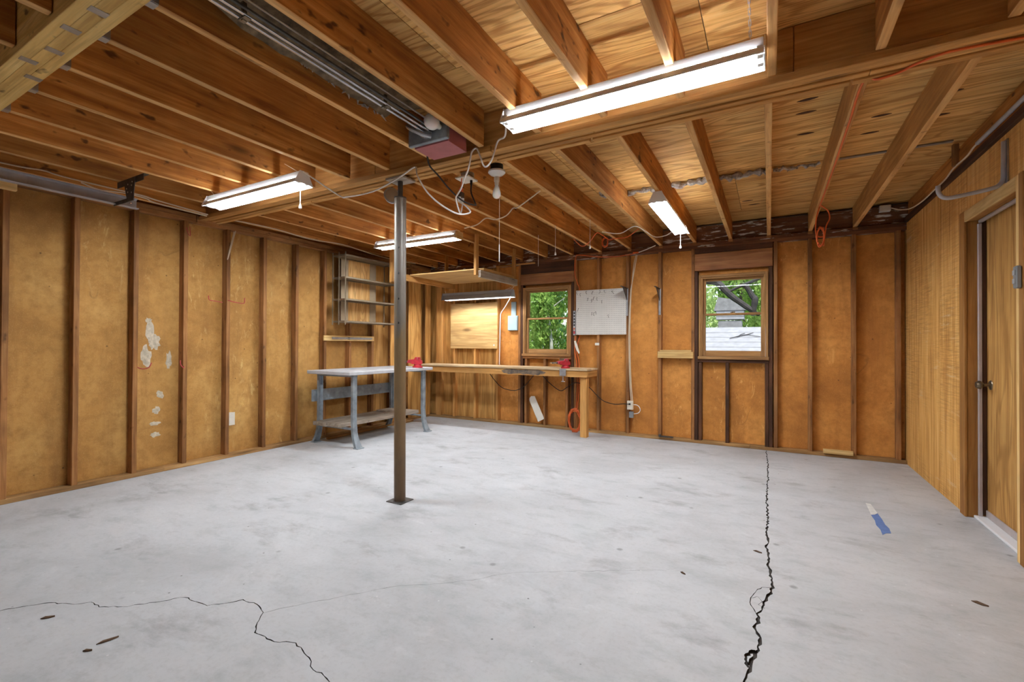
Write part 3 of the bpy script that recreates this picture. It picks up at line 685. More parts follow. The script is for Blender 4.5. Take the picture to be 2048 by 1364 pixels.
# ------------------------------------------------------------------ grey steel workbench
sb = thing('steel_workbench', 'grey steel workbench with worn pale top against the left wall', 'workbench', (-4.52, 4.4, 0))
bx('tabletop', M['worktopgrey'] if 'worktopgrey' in M else flat('worn grey top', (.50, .50, .52), .5, var=.16, vs=7), sb, -4.90, -4.16, 3.665, 5.150, .847, .889, .006)
def bench_leg(x, yy, s):
    """flared channel leg: web with two folded lips, foot kicked outward"""
    zs = [.845, .30, .16, .075, .010]; ox = [0, 0, .012*s, .040*s, .075*s]; wd = [.030, .030, .033, .038, .045]
    mb = MB(); n = len(zs); pr = lambda i: [(x+ox[i]-.018*s, yy-wd[i]), (x+ox[i]+.018*s, yy-wd[i]), (x+ox[i]+.024*s, yy-wd[i]*.45), (x+ox[i]+.024*s, yy+wd[i]*.45), (x+ox[i]+.018*s, yy+wd[i]), (x+ox[i]-.018*s, yy+wd[i]), (x+ox[i]-.014*s, yy+wd[i]*.8), (x+ox[i]+.008*s, yy+wd[i]*.4), (x+ox[i]+.008*s, yy-wd[i]*.4), (x+ox[i]-.014*s, yy-wd[i]*.8)]
    vs = [(u, v, zs[i]) for i in range(n) for u, v in pr(i)]; k = 10
    fs = [(i*k+j, i*k+(j+1) % k, (i+1)*k+(j+1) % k, (i+1)*k+j) for i in range(n-1) for j in range(k)]+[tuple(range(k)), tuple(range((n-1)*k, n*k))[::-1]]
    leg = mb.add(vs, fs).build('leg', M['greysteel'], sb)
    MB().box(x+ox[4]-.03, x+ox[4]+.045*1, yy-.05, yy+.05, 0, .010, .002).build('foot', M['greysteel'], leg)
for x, s in ((-4.225, 1), (-4.815, -1)):
    for yy in (3.790, 5.020): bench_leg(x, yy, s)
for yy in (3.790, 5.020):
    MB().box(-4.83, -4.20, yy-.032, yy+.032, .822, .845, .003).build('top_rail', M['greysteel'], sb); MB().box(-4.80, -4.25, yy-.02, yy+.02, .205, .225, .002).build('foot_rail', M['greysteel'], sb)
MB().box(-4.862, -4.846, 3.70, 5.06, .510, .648, .002).box(-4.862, -4.835, 3.70, 5.06, .645, .650, .001).box(-4.862, -4.835, 3.70, 5.06, .508, .513, .001).build('stringer', M['greysteel'], sb)
for a, b, y0, y1 in ((-4.83, -4.60, 3.70, 5.08), (-4.595, -4.37, 3.72, 5.10)): bx('shelf_plank', M['greyplank'], sb, a, b, y0, y1, .227, .272, .004)
tag(bx('loose_board', M['greyplank'], None, -4.80, -4.62, 4.70, 4.95, .2735, .290), 'short grey board lying on the lower shelf of the steel workbench', 'board')
tag(bx('floor_strip', M['plate'], None, -4.90, -4.86, 3.95, 5.55, .0, .030), 'long loose wooden strip on the floor under the steel workbench', 'strip')

def vise(name, label, c, ang, sc=1., mat='red'):
    t = thing(name, label, 'vise', c); B = Matrix.Translation(Vector(c)) @ Matrix.Rotation(ang, 4, 'Z') @ Matrix.Scale(sc, 4)
    MB().lathe([(.062, 0), (.062, .014), (.050, .020), (.044, .034), (.046, .044)], (0, 0, 0), 'Z', 20).xf(B).build('swivel_base', M[mat], t, True)
    MB().prism([(-.07, .044), (.055, .044), (.055, .080), (.030, .098), (.030, .128), (.004, .128), (.002, .100), (-.03, .090), (-.07, .086)], 'X', -.038, .038).xf(B).build('fixed_jaw', M[mat], t)
    MB().prism([(-.125, .060), (-.072, .052), (-.030, .092), (-.004, .100), (-.002, .128), (-.024, .128), (-.040, .104), (-.112, .094)], 'X', -.036, .036).xf(B).build('sliding_jaw', M[mat], t)
    MB().box(-.045, .045, -.0015, .0035, .100, .127, .001).xf(B).build('jaw_plate', M['steel'], t)
    sc_ = MB().tube([(0, -.195, .072), (0, -.10, .072)], .011, 12).xf(B).build('screw', M['darksteel'], t, True)
    MB().tube([(-.085, -.185, .072), (.085, -.185, .072)], .0055, 8).xf(B).build('handle_bar', M['chrome'], t, True)
    return t
vise('bench_vise', 'red bench vise on the far end of the grey steel workbench', (-4.225, 4.90, .889), math.radians(-58), 1.12)
B2 = 0
v2 = vise('bench_vise', 'small red vise with bright jaws clamped to the front edge of the wooden workbench', (-2.385, 5.742, .897), math.radians(-40), 1.0)
MB().box(-2.43, -2.34, 5.64, 5.649, .80, .895, .002).tube([(-2.385, 5.655, .80), (-2.385, 5.655, .72)], .006, 8).tube([(-2.41, 5.655, .725), (-2.36, 5.655, .725)], .004, 6).build('clamp', M['steel'], v2)
MB().box(-2.46, -2.38, 5.70, 5.78, .980, 1.030, .006).box(-2.38, -2.35, 5.72, 5.76, .985, 1.012, .004).build('anvil', M['chrome'], v2)

# ------------------------------------------------------------------ wooden workbench
wk = thing('wooden_workbench', 'long wooden workbench along the back wall with burnt front apron', 'workbench', (-3.5, 5.87, 0))
for y0, y1 in ((5.650, 5.80), (5.802, 5.95), (5.952, 6.068)): bx('top_board', M['worktop'], wk, -4.90, -2.045, y0, y1, .872, .897)
bx('front_apron', M['bench'], wk, -4.88, -2.055, 5.668, 5.706, .786, .871)
bx('side_apron', M['bench'], wk, -2.095, -2.056, 5.708, 6.068, .786, .871)
bx('leg', M['bench'], wk, -2.165, -2.076, 5.708, 5.797, 0, .785)
bx('back_cleat', M['bench'], wk, -4.88, -2.10, 6.028, 6.066, .786, .871)
def burn():
    t = NT('charred stain'); c, r = t.obj(False)
    n = t.noise(c, 9, 5, .65); x = t.n('ShaderNodeSeparateXYZ', {0: c}).outputs[0]
    return t.out(t.mix(t.maprange(n, .35, .6), (.035, .035, .04), (.20, .14, .09)), .8)
rd = random.Random(4); tp = [(-3.30+.62*i/16, .869-rd.uniform(0, .012)) for i in range(17)]; bt = [(-3.30+.62*i/16, .790+rd.uniform(0, .02)) for i in range(17)]
tp[0] = (-3.34, .84); tp[-1] = (-2.64, .835); MB().prism(tp+bt[::-1], 'Y', 5.6665, 5.669).build('burn_mark', burn(), wk)
# ------------------------------------------------------------------ hanging rack above it
rk = thing('hanging_rack', 'wooden rack platform hung from the joists over the workbench', 'rack', (-3.75, 5.3, 2.06))
bx('side_rail', M['bench'], rk, -4.345, -4.306, 4.55, 5.86, 2.075, 2.160); bx('side_rail', M['greyplank'], rk, -3.212, -3.174, 4.86, 5.84, 2.060, 2.150)
bx('platform_sheet', M['plyx'], rk, -4.305, -3.213, 4.82, 5.82, 2.150, 2.166)
bx('lower_lip', M['fir'], rk, -3.30, -3.214, 5.0, 5.84, 2.1665, 2.20)
for x0, y0, zb in ((-3.250, 4.815, 2.085), (-3.252, 5.80, 2.055), (-4.47, 5.80, 2.05), (-4.47, 4.60, 2.05)): bx('hanger_post', M['bench'], rk, x0, x0+.038, y0, y0+.060, zb, 2.60)
bx('cross_bar', M['bench'], rk, -3.60, -2.95, 5.925, 5.963, 2.38, 2.40)

# ------------------------------------------------------------------ boards and fittings on the back wall
pp = tag(bx('plywood_board', M['plyx'], None, -4.555, -3.662, YB-.016, YB-.001, 1.145, 1.868), 'square pale plywood board on the back wall above the workbench', 'board')
MB().lathe([(.012, 0), (.012, -.004), (.004, -.006)], (-3.72, YB-.016, 1.20), 'Y', 12).build('screw_washer', M['porcelain'], pp, True)
def pegboard():
    x0, x1, z0, z1 = -2.370, -1.660, 1.352, 1.972
    pg = tag(bx('pegboard', M['white2'] if 'white2' in M else flat('white hardboard', (.66, .64, .60), .6, var=.05), None, x0, x1, YB-.020, YB-.014, z0, z1, .002), 'white pegboard panel with black holes and hooks right of the left window', 'pegboard')
    nx, nz = 30, 23; mb = MB()
    for i in range(nx):
        for j in range(nz):
            x = x0+.015+(x1-x0-.03)*i/(nx-1); z = z0+.015+(z1-z0-.03)*j/(nz-1); r = .0034
            mb.add([(x+r*math.cos(k*1.0472), YB-.0203, z+r*math.sin(k*1.0472)) for k in range(6)], [tuple(range(6))])
    h = mb.build('hole', M['black'], pg); h['kind'] = 'stuff'
    rd = random.Random(11)
    for x, z in ((-2.35, 1.955), (-2.30, 1.93), (-2.21, 1.955), (-2.12, 1.95), (-1.95, 1.955), (-1.84, 1.94), (-2.19, 1.86), (-2.13, 1.84), (-2.10, 1.87), (-2.06, 1.86), (-1.99, 1.82), (-2.13, 1.66), (-2.08, 1.67), (-2.33, 1.72), (-2.10, 1.655), (-1.90, 1.62), (-2.02, 1.955)):
        MB().tube([(x, YB-.015, z), (x, YB-.045, z-.004), (x+rd.uniform(-.01, .01), YB-.052, z-.012), (x+rd.uniform(-.012, .012), YB-.05, z-.03), (x+rd.uniform(-.015, .015), YB-.04, z-.042)], .0024, 6, smooth=True).build('hook', M['darksteel'], pg, True)
    bx('back_cleat', M['stud'], pg, x0+.01, x1-.01, YB-.0135, YB-.001, z1-.05, z1-.01)
    for c in list(pg.children): pass
pegboard()
def shelf_bracket(label, x, z0, z1, y0=YB-.001, arm=.30):
    t = thing('shelf_bracket', label, 'bracket', (x, y0, z0))
    MB().box(x-.014, x+.014, y0-.004, y0, z0, z1, .001).box(x-.004, x+.004, y0-.009, y0-.004, z0+.02, z1, .001).build('wall_leaf', M['steel'], t)
    MB().box(x-.012, x+.012, y0-arm, y0-.0045, z1-.006, z1, .001).build('arm_leaf', M['darksteel'], t)
    MB().prism([(y0-.005, z1-.007), (y0-arm*.75, z1-.007), (y0-.005, z1-.16)], 'X', x-.003, x+.003).build('gusset', M['darksteel'], t)
shelf_bracket('grey steel shelf bracket on the right edge of the white pegboard', -1.647, 1.60, 1.965, YB-.022)
shelf_bracket('pale steel shelf bracket on the bare stud right of the pegboard', -1.231, 1.60, 1.94)
pw = thing('power_strip', 'upright grey power strip between the left window and pegboard', 'power strip', (-2.388, YB-.001, 1.35))
MB().box(-2.408, -2.372, YB-.034, YB-.002, 1.345, 1.690, .004).build('housing', M['steel'], pw)
for z in (1.655, 1.615, 1.572, 1.53, 1.488): MB().box(-2.400, -2.380, YB-.036, YB-.0335, z-.012, z+.012, .001).build('socket', M['black'], pw)
MB().box(-2.400, -2.380, YB-.040, YB-.0335, 1.425, 1.448, .002).build('switch', M['orange'], pw)
MB().box(-2.403, -2.377, YB-.038, YB-.0335, 1.365, 1.405, .002).build('plug', M['redhook'], pw)
rgp = [(-2.395, 1.265), (-2.372, 1.27), (-2.35, 1.22), (-2.335, 1.17), (-2.31, 1.10), (-2.325, 1.085), (-2.355, 1.13), (-2.38, 1.19)]
tag(MB().prism(rgp, 'Y', YB-.03, YB-.022).build('paper_tag', M['paper']), 'white curled paper tag hanging under the power strip', 'tag')
bb = thing('wall_box', 'pale blue metal box with upright strap left of the left window', 'box', (-3.42, YB-.001, 1.44))
MB().box(-3.512, -3.338, YS-.045, YS-.001, 1.425, 1.652, .006).build('box_body', M['bluecard'], bb); MB().box(-3.505, -3.345, YS-.052, YS-.0455, 1.432, 1.645, .002).build('box_cover', M['bluecard'], bb)
MB().box(-3.465, -3.382, YS-.022, YS-.001, 1.653, 1.865, .003).build('strap', M['bluecard'], bb)
pc = [(-3.100, .42), (-3.075, .449), (-3.018, .454), (-2.868, .152), (-2.866, .128), (-2.960, .080), (-3.103, .385)]
tag(MB().prism(pc, 'Y', YB-.012, YB-.008).build('paper_strip', M['paper']), 'slanted cream paper strip on the back wall under the workbench', 'paper')
ob = thing('outlet_box', 'ivory outlet box with grey adaptor on the stud below the pegboard', 'outlet', (-1.60, YB, .36))
MB().box(-1.640, -1.565, YB-.045, YB-.001, .360, .475, .003).build('box_body', M['plastic'], ob); MB().box(-1.636, -1.569, YB-.049, YB-.0455, .364, .471, .001).build('cover_plate', M['plastic'], ob)
MB().box(-1.612, -1.592, YB-.075, YB-.0495, .425, .447, .003).build('plug', M['black'], ob)
MB().box(-1.612, -1.560, YB-.050, YB-.001, .255, .335, .003).build('adaptor', M['greyplastic'], ob)
MB().tube([(-1.566, YB-.02, .425), (-1.52, YB-.02, .425), (-1.485, YB-.02, .40), (-1.474, YB-.02, .357), (-1.50, YB-.02, .320), (-1.559, YB-.02, .305)], .005, 7, smooth=True).build('lead', M['cord'], ob, True)
sp_ = thing('wall_outlet', 'ivory outlet plate on the left wall beside a stud', 'outlet', (XS, 2.83, .40))
MB().box(XS, XS+.05, 2.80, 2.872, .340, .468, .002).build('box_body', M['plastic'], sp_); MB().box(XS+.0505, XS+.055, 2.796, 2.876, .336, .472, .001).build('cover_plate', M['plastic'], sp_)
for z in (.375, .430): MB().box(XS+.0552, XS+.057, 2.822, 2.850, z-.014, z+.014, .001).build('socket', M['paper'], sp_)

# ------------------------------------------------------------------ shelf unit on the left wall
sh = thing('wall_shelf_unit', 'tan metal shelf unit with four shelves high on the left wall', 'shelf unit', (XL, 4.58, 1.5))
x0, x1, ya, yb = XL+.0615, XL+.302, 4.062, 4.970
for z in (2.352, 2.066, 1.786, 1.503):
    MB().box(x0, x1, ya, yb, z, z+.004, .001).box(x1-.003, x1, ya, yb, z-.018, z+.004, .001).box(x0, x0+.003, ya, yb, z-.018, z+.004, .001).box(x0+.003, x1-.003, ya, ya+.003, z-.018, z+.003, .001).box(x0+.003, x1-.003, yb-.003, yb, z-.018, z+.003, .001).build('shelf', M['shelfmetal'], sh)
for x in (x0, x0+.115, x1-.004):
    for yy in (ya, yb):
        if abs(x-x0-.115) < .01 and yy == yb: continue
        MB().box(x-.006, x+.006, yy-.006, yy-.0005, 1.455, 2.385, .0006).box(x-.006, x-.003, yy-.012, yy-.006, 1.455, 2.385, .0004).build('upright', M['shelfmetal'], sh)
op = thing('strand_board', 'strand board panel with tan edge strips behind the wall shelves', 'panel', (XL, 4.5, 1.515))
bx('panel_sheet', M['osb'], op, XL+.048, XL+.058, 4.311, 4.690, 1.515, 2.345); bx('edge_strip', M['tan'], op, XL+.050, XL+.060, 4.190, 4.310, 1.515, 2.345); bx('edge_strip', M['tan'], op, XL+.050, XL+.060, 4.691, 4.805, 1.515, 2.345)
for a in (4.191, 4.768): bx('side_spacer', M['darktimber'], op, XL+.001, XL+.0475, a, a+.036, 1.515, 2.345)
ld = tag(bx('ledge_board', M['fir'], None, XL, XL+.022, 3.960, 4.815, 1.250, 1.318), 'pale wooden rail on the left wall below the metal shelves', 'rail')
ds = thing('drawer_slide', 'thin steel drawer slide fixed along the pale wooden rail', 'slide', (XL+.0225, 4.4, 1.285))
MB().box(XL+.0225, XL+.030, 4.08, 4.77, 1.270, 1.300, .001).build('outer_member', M['steel'], ds); MB().box(XL+.0305, XL+.034, 4.30, 4.76, 1.278, 1.292, .001).build('inner_member', M['lampgrey'], ds)
MB().box(XL+.0305, XL+.033, 4.33, 4.37, 1.272, 1.298, .0005).build('stop_tab', M['black'], ds)

# ------------------------------------------------------------------ red hooks on the left wall studs
def hook(label, pts, mat='redhook', r=.004, nm='storage_hook', g=None):
    return tag(MB().tube(pts, r, 8, smooth=True).build(nm, M[mat], smooth=True), label, 'hook', g)
hook('red coated hook pointing left at mid height on the fifth stud', [(XL-.01, 2.715, 1.640), (XL+.02, 2.70, 1.636), (XL+.06, 2.62, 1.640), (XL+.06, 2.565, 1.645), (XL+.06, 2.552, 1.66), (XL+.06, 2.550, 1.69)])
hook('red coated hook pointing right at mid height on the fifth stud', [(XL-.01, 2.775, 1.660), (XL+.02, 2.775, 1.662), (XL+.05, 2.80, 1.648), (XL+.05, 2.90, 1.640), (XL+.05, 2.918, 1.655), (XL+.05, 2.92, 1.70)])
hook('red coated hook low on the right side of the third stud', [(XL-.03, 1.985, 1.01), (XL-.0, 1.99, .985), (XL+.03, 2.02, .975), (XL+.05, 2.05, .99), (XL+.06, 2.065, 1.03)])
hook('red coated hook low on the left side of the fourth stud', [(XL-.03, 2.345, 1.04), (XL+.02, 2.32, 1.03), (XL+.05, 2.31, 1.00), (XL+.05, 2.33, .975), (XL+.02, 2.352, .975), (XL-.01, 2.362, .99)])
hook('small bent red wire hook high on the fourth stud', [(XL+.001, 2.40, 2.36), (XL+.012, 2.40, 2.27), (XL+.02, 2.38, 2.28), (XL+.02, 2.36, 2.34)], r=.003)

# ------------------------------------------------------------------ garage door opener and left track
go = thing('door_opener', 'maroon garage door opener with bare bulb between the joists', 'opener', (-1.82, 2.27, 2.45))
MB().prism([(-1.935, 2.428), (-1.675, 2.428), (-1.680, 2.535), (-1.93, 2.535)], 'Y', 2.205, 2.395).build('cover', M['maroon'], go)
MB().box(-1.962, -1.662, 2.175, 2.203, 2.435, 2.565, .004).build('chassis', M['greysteel'], go)
MB().lathe([(.016, 0), (.018, -.02), (.040, -.050), (.046, -.075), (.038, -.102), (.018, -.118), (.002, -.121)], (-1.715, 2.172, 2.505), 'Y', 20).build('bulb', M['opal'], go, True)
MB().lathe([(.045, 0), (.045, -.02), (.02, -.026)], (-1.815, 2.175, 2.500), 'Y', 20).build('sprocket_cover', M['steel'], go, True)
MB().tube([(-1.92, 2.17, 2.53), (-1.90, 2.10, 2.52), (-1.86, 2.08, 2.49), (-1.81, 2.13, 2.465), (-1.78, 2.172, 2.46)], .012, 8, smooth=True).build('cable_loop', M['steel'], go, True)
rl = MB().box(-1.812, -1.800, YF+.3, 2.172, 2.478, 2.484, .001).box(-1.775, -1.763, YF+.3, 2.172, 2.478, 2.484, .001).box(-1.800, -1.775, YF+.3, 2.172, 2.490, 2.494, .001).build('rail', M['chrome'], go)
MB().tube([(-1.73, YF+.3, 2.515), (-1.73, 2.172, 2.515)], .004, 6).build('chain', M['steel'], go); MB().box(-1.757, -1.745, YF+.3, 2.17, 2.49, 2.50, .001).build('wear_strip', M['darksteel'], go)
for yy in (1.04, 1.80): MB().box(-1.80, -1.788, yy, yy+.018, 2.470, 2.545, .001).box(-1.815, -1.765, yy-.004, yy+.022, 2.474, 2.4775, .0006).build('strap_hanger', M['brass'], go)
bm_ = MB(); n = 40; rd = random.Random(2); vs = []
for i in range(n+1):
    yy = YF+.2+(2.02-YF-.2)*i/n; e = -1.90-.10*max(0, min(1, (yy-1.05)/.8))+rd.uniform(-.014, .014)
    for j in range(6): t = j/5; vs.append((-1.635+(e+1.635)*t, yy, 2.565+.02*math.sin(yy*5+j)+(-.02 if j == 5 else 0)+rd.uniform(-.006, .006)))
fs = [(i*6+j, i*6+j+1, (i+1)*6+j+1, (i+1)*6+j) for i in range(n) for j in range(5)]
k = len(vs); vs2 = vs+[(a, b, c+.05) for a, b, c in vs]
fs2 = fs+[tuple(q+k for q in f[::-1]) for f in fs]+[(i*6+5, k+i*6+5, k+(i+1)*6+5, (i+1)*6+5) for i in range(n)]+[(i*6, (i+1)*6, k+(i+1)*6, k+i*6) for i in range(n)]
bt_ = bm_.add(vs2, fs2).build('insulation_batt', M['batt'], smooth=True); tag(bt_, 'brown speckled insulation batt in the joist bay above the opener rail', 'insulation')
mb = MB()
for i in range(n*2):
    yy = rd.uniform(YF+.3, 2.0); e = -1.90-.10*max(0, min(1, (yy-1.05)/.8)); mb.tube([(e, yy, 2.565), (e-rd.uniform(.0, .018), yy+rd.uniform(-.05, .05), 2.555-rd.uniform(0, .014))], [.007, .002], 5)
te = mb.build('torn_edge', M['lint'], bt_); te['kind'] = 'stuff'
tr = thing('door_track', 'galvanised garage door track hung along the left wall', 'track', (-4.55, .5, 2.33))
MB().prism([(-4.585, 2.315), (-4.575, 2.312), (-4.530, 2.312), (-4.528, 2.318), (-4.568, 2.320), (-4.574, 2.33), (-4.574, 2.385), (-4.566, 2.393), (-4.545, 2.393), (-4.545, 2.398), (-4.572, 2.398), (-4.582, 2.39)], 'Y', YF+.4, 1.800).build('channel', M['trackmetal'], tr)
MB().box(-4.505, -4.075, 1.645, 1.649, 2.430, 2.479, .001).box(-4.505, -4.075, 1.650, 1.680, 2.475, 2.479, .001).build('top_angle', M['darksteel'], tr)
MB().prism([(-4.385, 2.472), (-4.195, 2.472), (-4.215, 2.36), (-4.222, 2.300), (-4.318, 2.300), (-4.345, 2.36)], 'Y', 1.640, 1.6445).build('hanger_plate', M['darksteel'], tr)
MB().box(-4.568, -4.23, 1.6455, 1.651, 2.300, 2.330, .001).build('cross_strap', M['darksteel'], tr)
for x, z in ((-4.24, 2.44), (-4.25, 2.415), (-4.25, 2.36), (-4.31, 2.43), (-4.31, 2.37), (-4.33, 2.40)): MB().lathe([(.006, 0), (.006, -.001), (.001, -.0012)], (x, 1.6395, z), 'Y', 8).build('slot', M['paper'], tr)
MB().lathe([(.007, 0), (.006, .006), (.001, .007)], (-4.5735, 1.76, 2.355), 'X', 8).build('bolt', M['chrome'], tr, True); MB().lathe([(.007, 0), (.006, .006), (.001, .007)], (-4.5735, 1.70, 2.355), 'X', 8).build('bolt', M['chrome'], tr, True)

# ------------------------------------------------------------------ ceiling fittings
lh = thing('lampholder', 'white porcelain lampholder with hanging bulb under the girder', 'lamp', (-1.696, 2.80, 2.45))
MB().lathe([(.046, 2.49), (.046, 2.452), (.040, 2.450)], (-1.696, 2.80, 0), 'Z', 20).build('ceiling_box', M['black'], lh, True)
MB().lathe([(.030, 2.4495), (.060, 2.446), (.062, 2.434), (.044, 2.418), (.024, 2.410), (.018, 2.404), (.018, 2.398)], (-1.696, 2.80, 0), 'Z', 28).build('base', M['porcelain'], lh, True)
MB().lathe([(.019, 2.3975), (.019, 2.372), (.015, 2.368), (.015, 2.350), (.012, 2.345)], (-1.696, 2.80, 0), 'Z', 20).build('socket_extension', M['plastic'], lh, True)
MB().lathe([(.013, 2.3445), (.015, 2.335), (.024, 2.312), (.030, 2.288), (.028, 2.268), (.018, 2.254), (.002, 2.249)], (-1.696, 2.80, 0), 'Z', 24).build('bulb', M['opal'], lh, True)
MB().tube([(-1.672, 2.80, 2.405), (-1.672, 2.80, 1.815)], .0012, 5).build('pull_string', M['cable'], lh); MB().tube([(-1.672, 2.80, 1.92), (-1.672, 2.80, 1.80)], .003, 6).build('string_end', M['cord'], lh)
jb = thing('junction_box', 'tan cover plate on a grey round box below the joist behind the girder', 'junction box', (-1.98, 2.85, 2.45))
MB().lathe([(.050, 2.491), (.050, 2.456)], (-1.975, 2.84, 0), 'Z', 20).build('round_box', M['steel'], jb, True); MB().box(-2.045, -1.925, 2.775, 2.905, 2.444, 2.4555, .002).build('cover_plate', M['plastic'], jb)
MB().tube([(-1.955, 2.86, 2.4435), (-1.955, 2.86, 2.412)], .010, 10).build('plug', M['black'], jb)
qb = thing('cube_tap', 'orange and white cube tap with plugs on the joist face behind the girder', 'adaptor', (-1.99, 2.78, 2.55))
MB().box(-2.012, -1.975, 2.762, 2.802, 2.295, 2.335, .003).build('cube_body', M['twig'], qb); MB().box(-2.008, -1.980, 2.772, 2.795, 2.336, 2.37, .003).build('orange_body', M['orange'], qb); MB().tube([(-1.995, 2.782, 2.37), (-1.995, 2.80, 2.49)], .004, 6).build('lead', M['orange'], qb)
for yy in (2.755, 2.795): MB().lathe([(.014, 0), (.014, -.02), (.008, -.034)], (-1.99, yy, 2.294), 'Z', 12).build('plug', M['porcelain'], qb, True)
dc = thing('round_lid', 'round metal lid hanging on edge under the girder beside the post', 'lid', (-2.60, 2.70, 2.39))
B = Matrix.Translation(Vector((-2.60, 2.70, 2.385))) @ Matrix.Rotation(math.radians(62), 4, 'Z')
MB().lathe([(.062, 0), (.064, .004), (.064, .012), (.058, .014)], (0, 0, 0), 'Y', 28).xf(B).build('lid', M['steel'], dc, True); MB().lathe([(.050, -.001), (.052, -.004), (.002, -.005)], (0, 0, 0), 'Y', 28).xf(B).build('face', M['tan'], dc, True)
MB().tube([(-2.60, 2.70, 2.445), (-2.60, 2.69, 2.49)], .003, 6).build('nail', M['darksteel'], dc)

# ------------------------------------------------------------------ cords and cables
cordpart(l2, [(-2.905, 2.13, 2.44), (-2.857, 2.40, 2.341), (-2.78, 2.42, 2.322), (-2.541, 2.45, 2.335), (-2.319, 2.47, 2.40), (-2.166, 2.47, 2.450), (-2.118, 2.44, 2.375), (-2.032, 2.44, 2.247), (-1.927, 2.46, 2.149), (-1.83, 2.52, 2.09), (-1.80, 2.62, 2.12), (-1.90, 2.72, 2.20), (-1.99, 2.757, 2.262)], .0055, M['cord'], 'white cord drooping from the left striplight past the post')
cordpart(l1, [(-1.262, 2.18, 2.44), (-1.35, 2.32, 2.43), (-1.477, 2.45, 2.477), (-1.514, 2.45, 2.382), (-1.552, 2.45, 2.337), (-1.582, 2.45, 2.346), (-1.606, 2.45, 2.406), (-1.642, 2.46, 2.470), (-1.678, 2.46, 2.454), (-1.694, 2.46, 2.389), (-1.717, 2.47, 2.341), (-1.765, 2.50, 2.309), (-1.81, 2.53, 2.264), (-1.86, 2.56, 2.240), (-1.92, 2.62, 2.235), (-1.93, 2.66, 2.18), (-1.95, 2.72, 2.16), (-1.985, 2.794, 2.262)], .0055, M['cord'], 'white cord looping from the long bright striplight to the cube tap')
cordpart(go, [(-2.00, 2.396, 2.50), (-2.02, 2.45, 2.43), (-2.00, 2.52, 2.38), (-1.96, 2.60, 2.30), (-1.92, 2.70, 2.24), (-1.88, 2.80, 2.23), (-1.92, 2.86, 2.27), (-1.955, 2.86, 2.35), (-1.955, 2.86, 2.414)], .006, M['blackcord'], 'black cord drooping from the maroon door opener to the tan plate')
cordobj('ceiling_cable', [(-2.86, 4.06, 2.46), (-2.70, 4.06, 2.478), (-2.492, 3.91, 2.484), (-2.434, 4.0, 2.484), (-2.264, 3.926, 2.484), (-2.089, 3.745, 2.484), (-2.025, 3.735, 2.484), (-1.658, 3.43, 2.484)], .006, M['cable'], 'cream cable zigzagging under the back joists near the post', 'cable')
cordpart(l4, [(-.80, 5.14, 2.45), (-.95, 5.30, 2.46), (-1.022, 5.366, 2.448), (-1.141, 5.384, 2.45), (-1.21, 5.20, 2.484), (-1.26, 4.93, 2.483), (-1.453, 5.056, 2.455), (-1.644, 5.007, 2.484)], .005, M['cord'], 'white cord from the short striplight across the joists')
cordobj('extension_cord', [(-2.056, 5.184, 2.484), (-2.02, 5.38, 2.43), (-1.85, 5.2, 2.44), (-1.70, 5.02, 2.484), (-1.66, 5.30, 2.46), (-1.615, 5.389, 2.484), (-1.426, 5.259, 2.455), (-1.25, 5.063, 2.484)], .0055, M['orange'], 'orange cord strung below the joists beside the short striplight', 'cord')
def coil(name, c, rx, rz, turns, ax, r, mat, label, tail=None, n=14):
    pts = []; rd = random.Random(len(label))
    for i in range(turns*n+1):
        t = 2*math.pi*i/n; k = 1+rd.uniform(-.16, .14); u = rx*k*math.cos(t); w = rz*k*math.sin(t); d = rd.uniform(-.012, .012)
        pts.append((c[0]+u, c[1]+d, c[2]+w) if ax == 'Y' else (c[0]+d, c[1]+u, c[2]+w))
    return cordobj(name, (tail or [])+pts, r, mat, label, 'cord')
coil('cord_coil', (-1.715, 5.34, 2.44), .035, .055, 4, 'Y', .005, M['orange'], 'small orange cord bundle tied below a joist left of the short striplight')
cordobj('extension_cord', [(-1.535, YB-.012, 2.429), (-1.60, YB-.008, 2.415), (-1.824, YB-.008, 2.403), (-2.073, YB-.008, 2.425), (-2.332, YB-.008, 2.473), (-2.377, YB-.01, 2.449), (-2.395, YB-.01, 2.323), (-2.391, YB-.01, 2.198), (-2.353, YB-.01, 2.073), (-2.335, YB+.03, 1.95), (-2.335, YB+.03, 1.36), (-2.335, YB+.005, 1.30), (-2.358, YB-.015, 1.139), (-2.327, YB-.01, .95), (-2.325, YB-.01, .60), (-2.345, YB-.03, .30)], .006, M['orange'], 'orange cord along the top plate and down beside the pegboard', 'cord')
cordobj('extension_cord', [(-2.375, YB-.008, 1.33), (-2.392, YB-.012, 1.14), (-2.36, YB-.01, .94), (-2.352, YB-.01, .60), (-2.365, YB-.03, .30)], .006, M['orange'], 'second orange cord dropping beside the dark left window trimmer', 'cord')
coil('cord_coil', (-2.355, YB-.10, .165), .085, .150, 9, 'Y', .006, M['orange'], 'tangled orange cord bundle under the right end of the wooden workbench')
pl = thing('cord_end', 'white cord end with orange plug on the top plate above the pegboard', 'plug', (-1.50, YB-.012, 2.43))
MB().box(-1.575, -1.500, YB-.022, YB-.002, 2.420, 2.442, .004).build('plug', M['orange'], pl); MB().tube([(-1.50, YB-.012, 2.432), (-1.418, YB-.012, 2.455), (-1.284, YB-.012, 2.50)], .006, 7, smooth=True).build('lead', M['cord'], pl, True)
cordobj('wall_cable', [(-1.520, YB-.008, 2.400), (-1.545, YB-.008, 2.26), (-1.590, YB-.008, 2.02), (-1.603, YB-.03, 1.90), (-1.618, YB-.035, 1.50), (-1.628, YB-.010, 1.30), (-1.622, YB-.008, 1.0), (-1.612, YB-.008, .70), (-1.595, YB-.012, .478)], .006, M['cable'], 'cream cable down the stud right of the pegboard, left strand', 'cable')
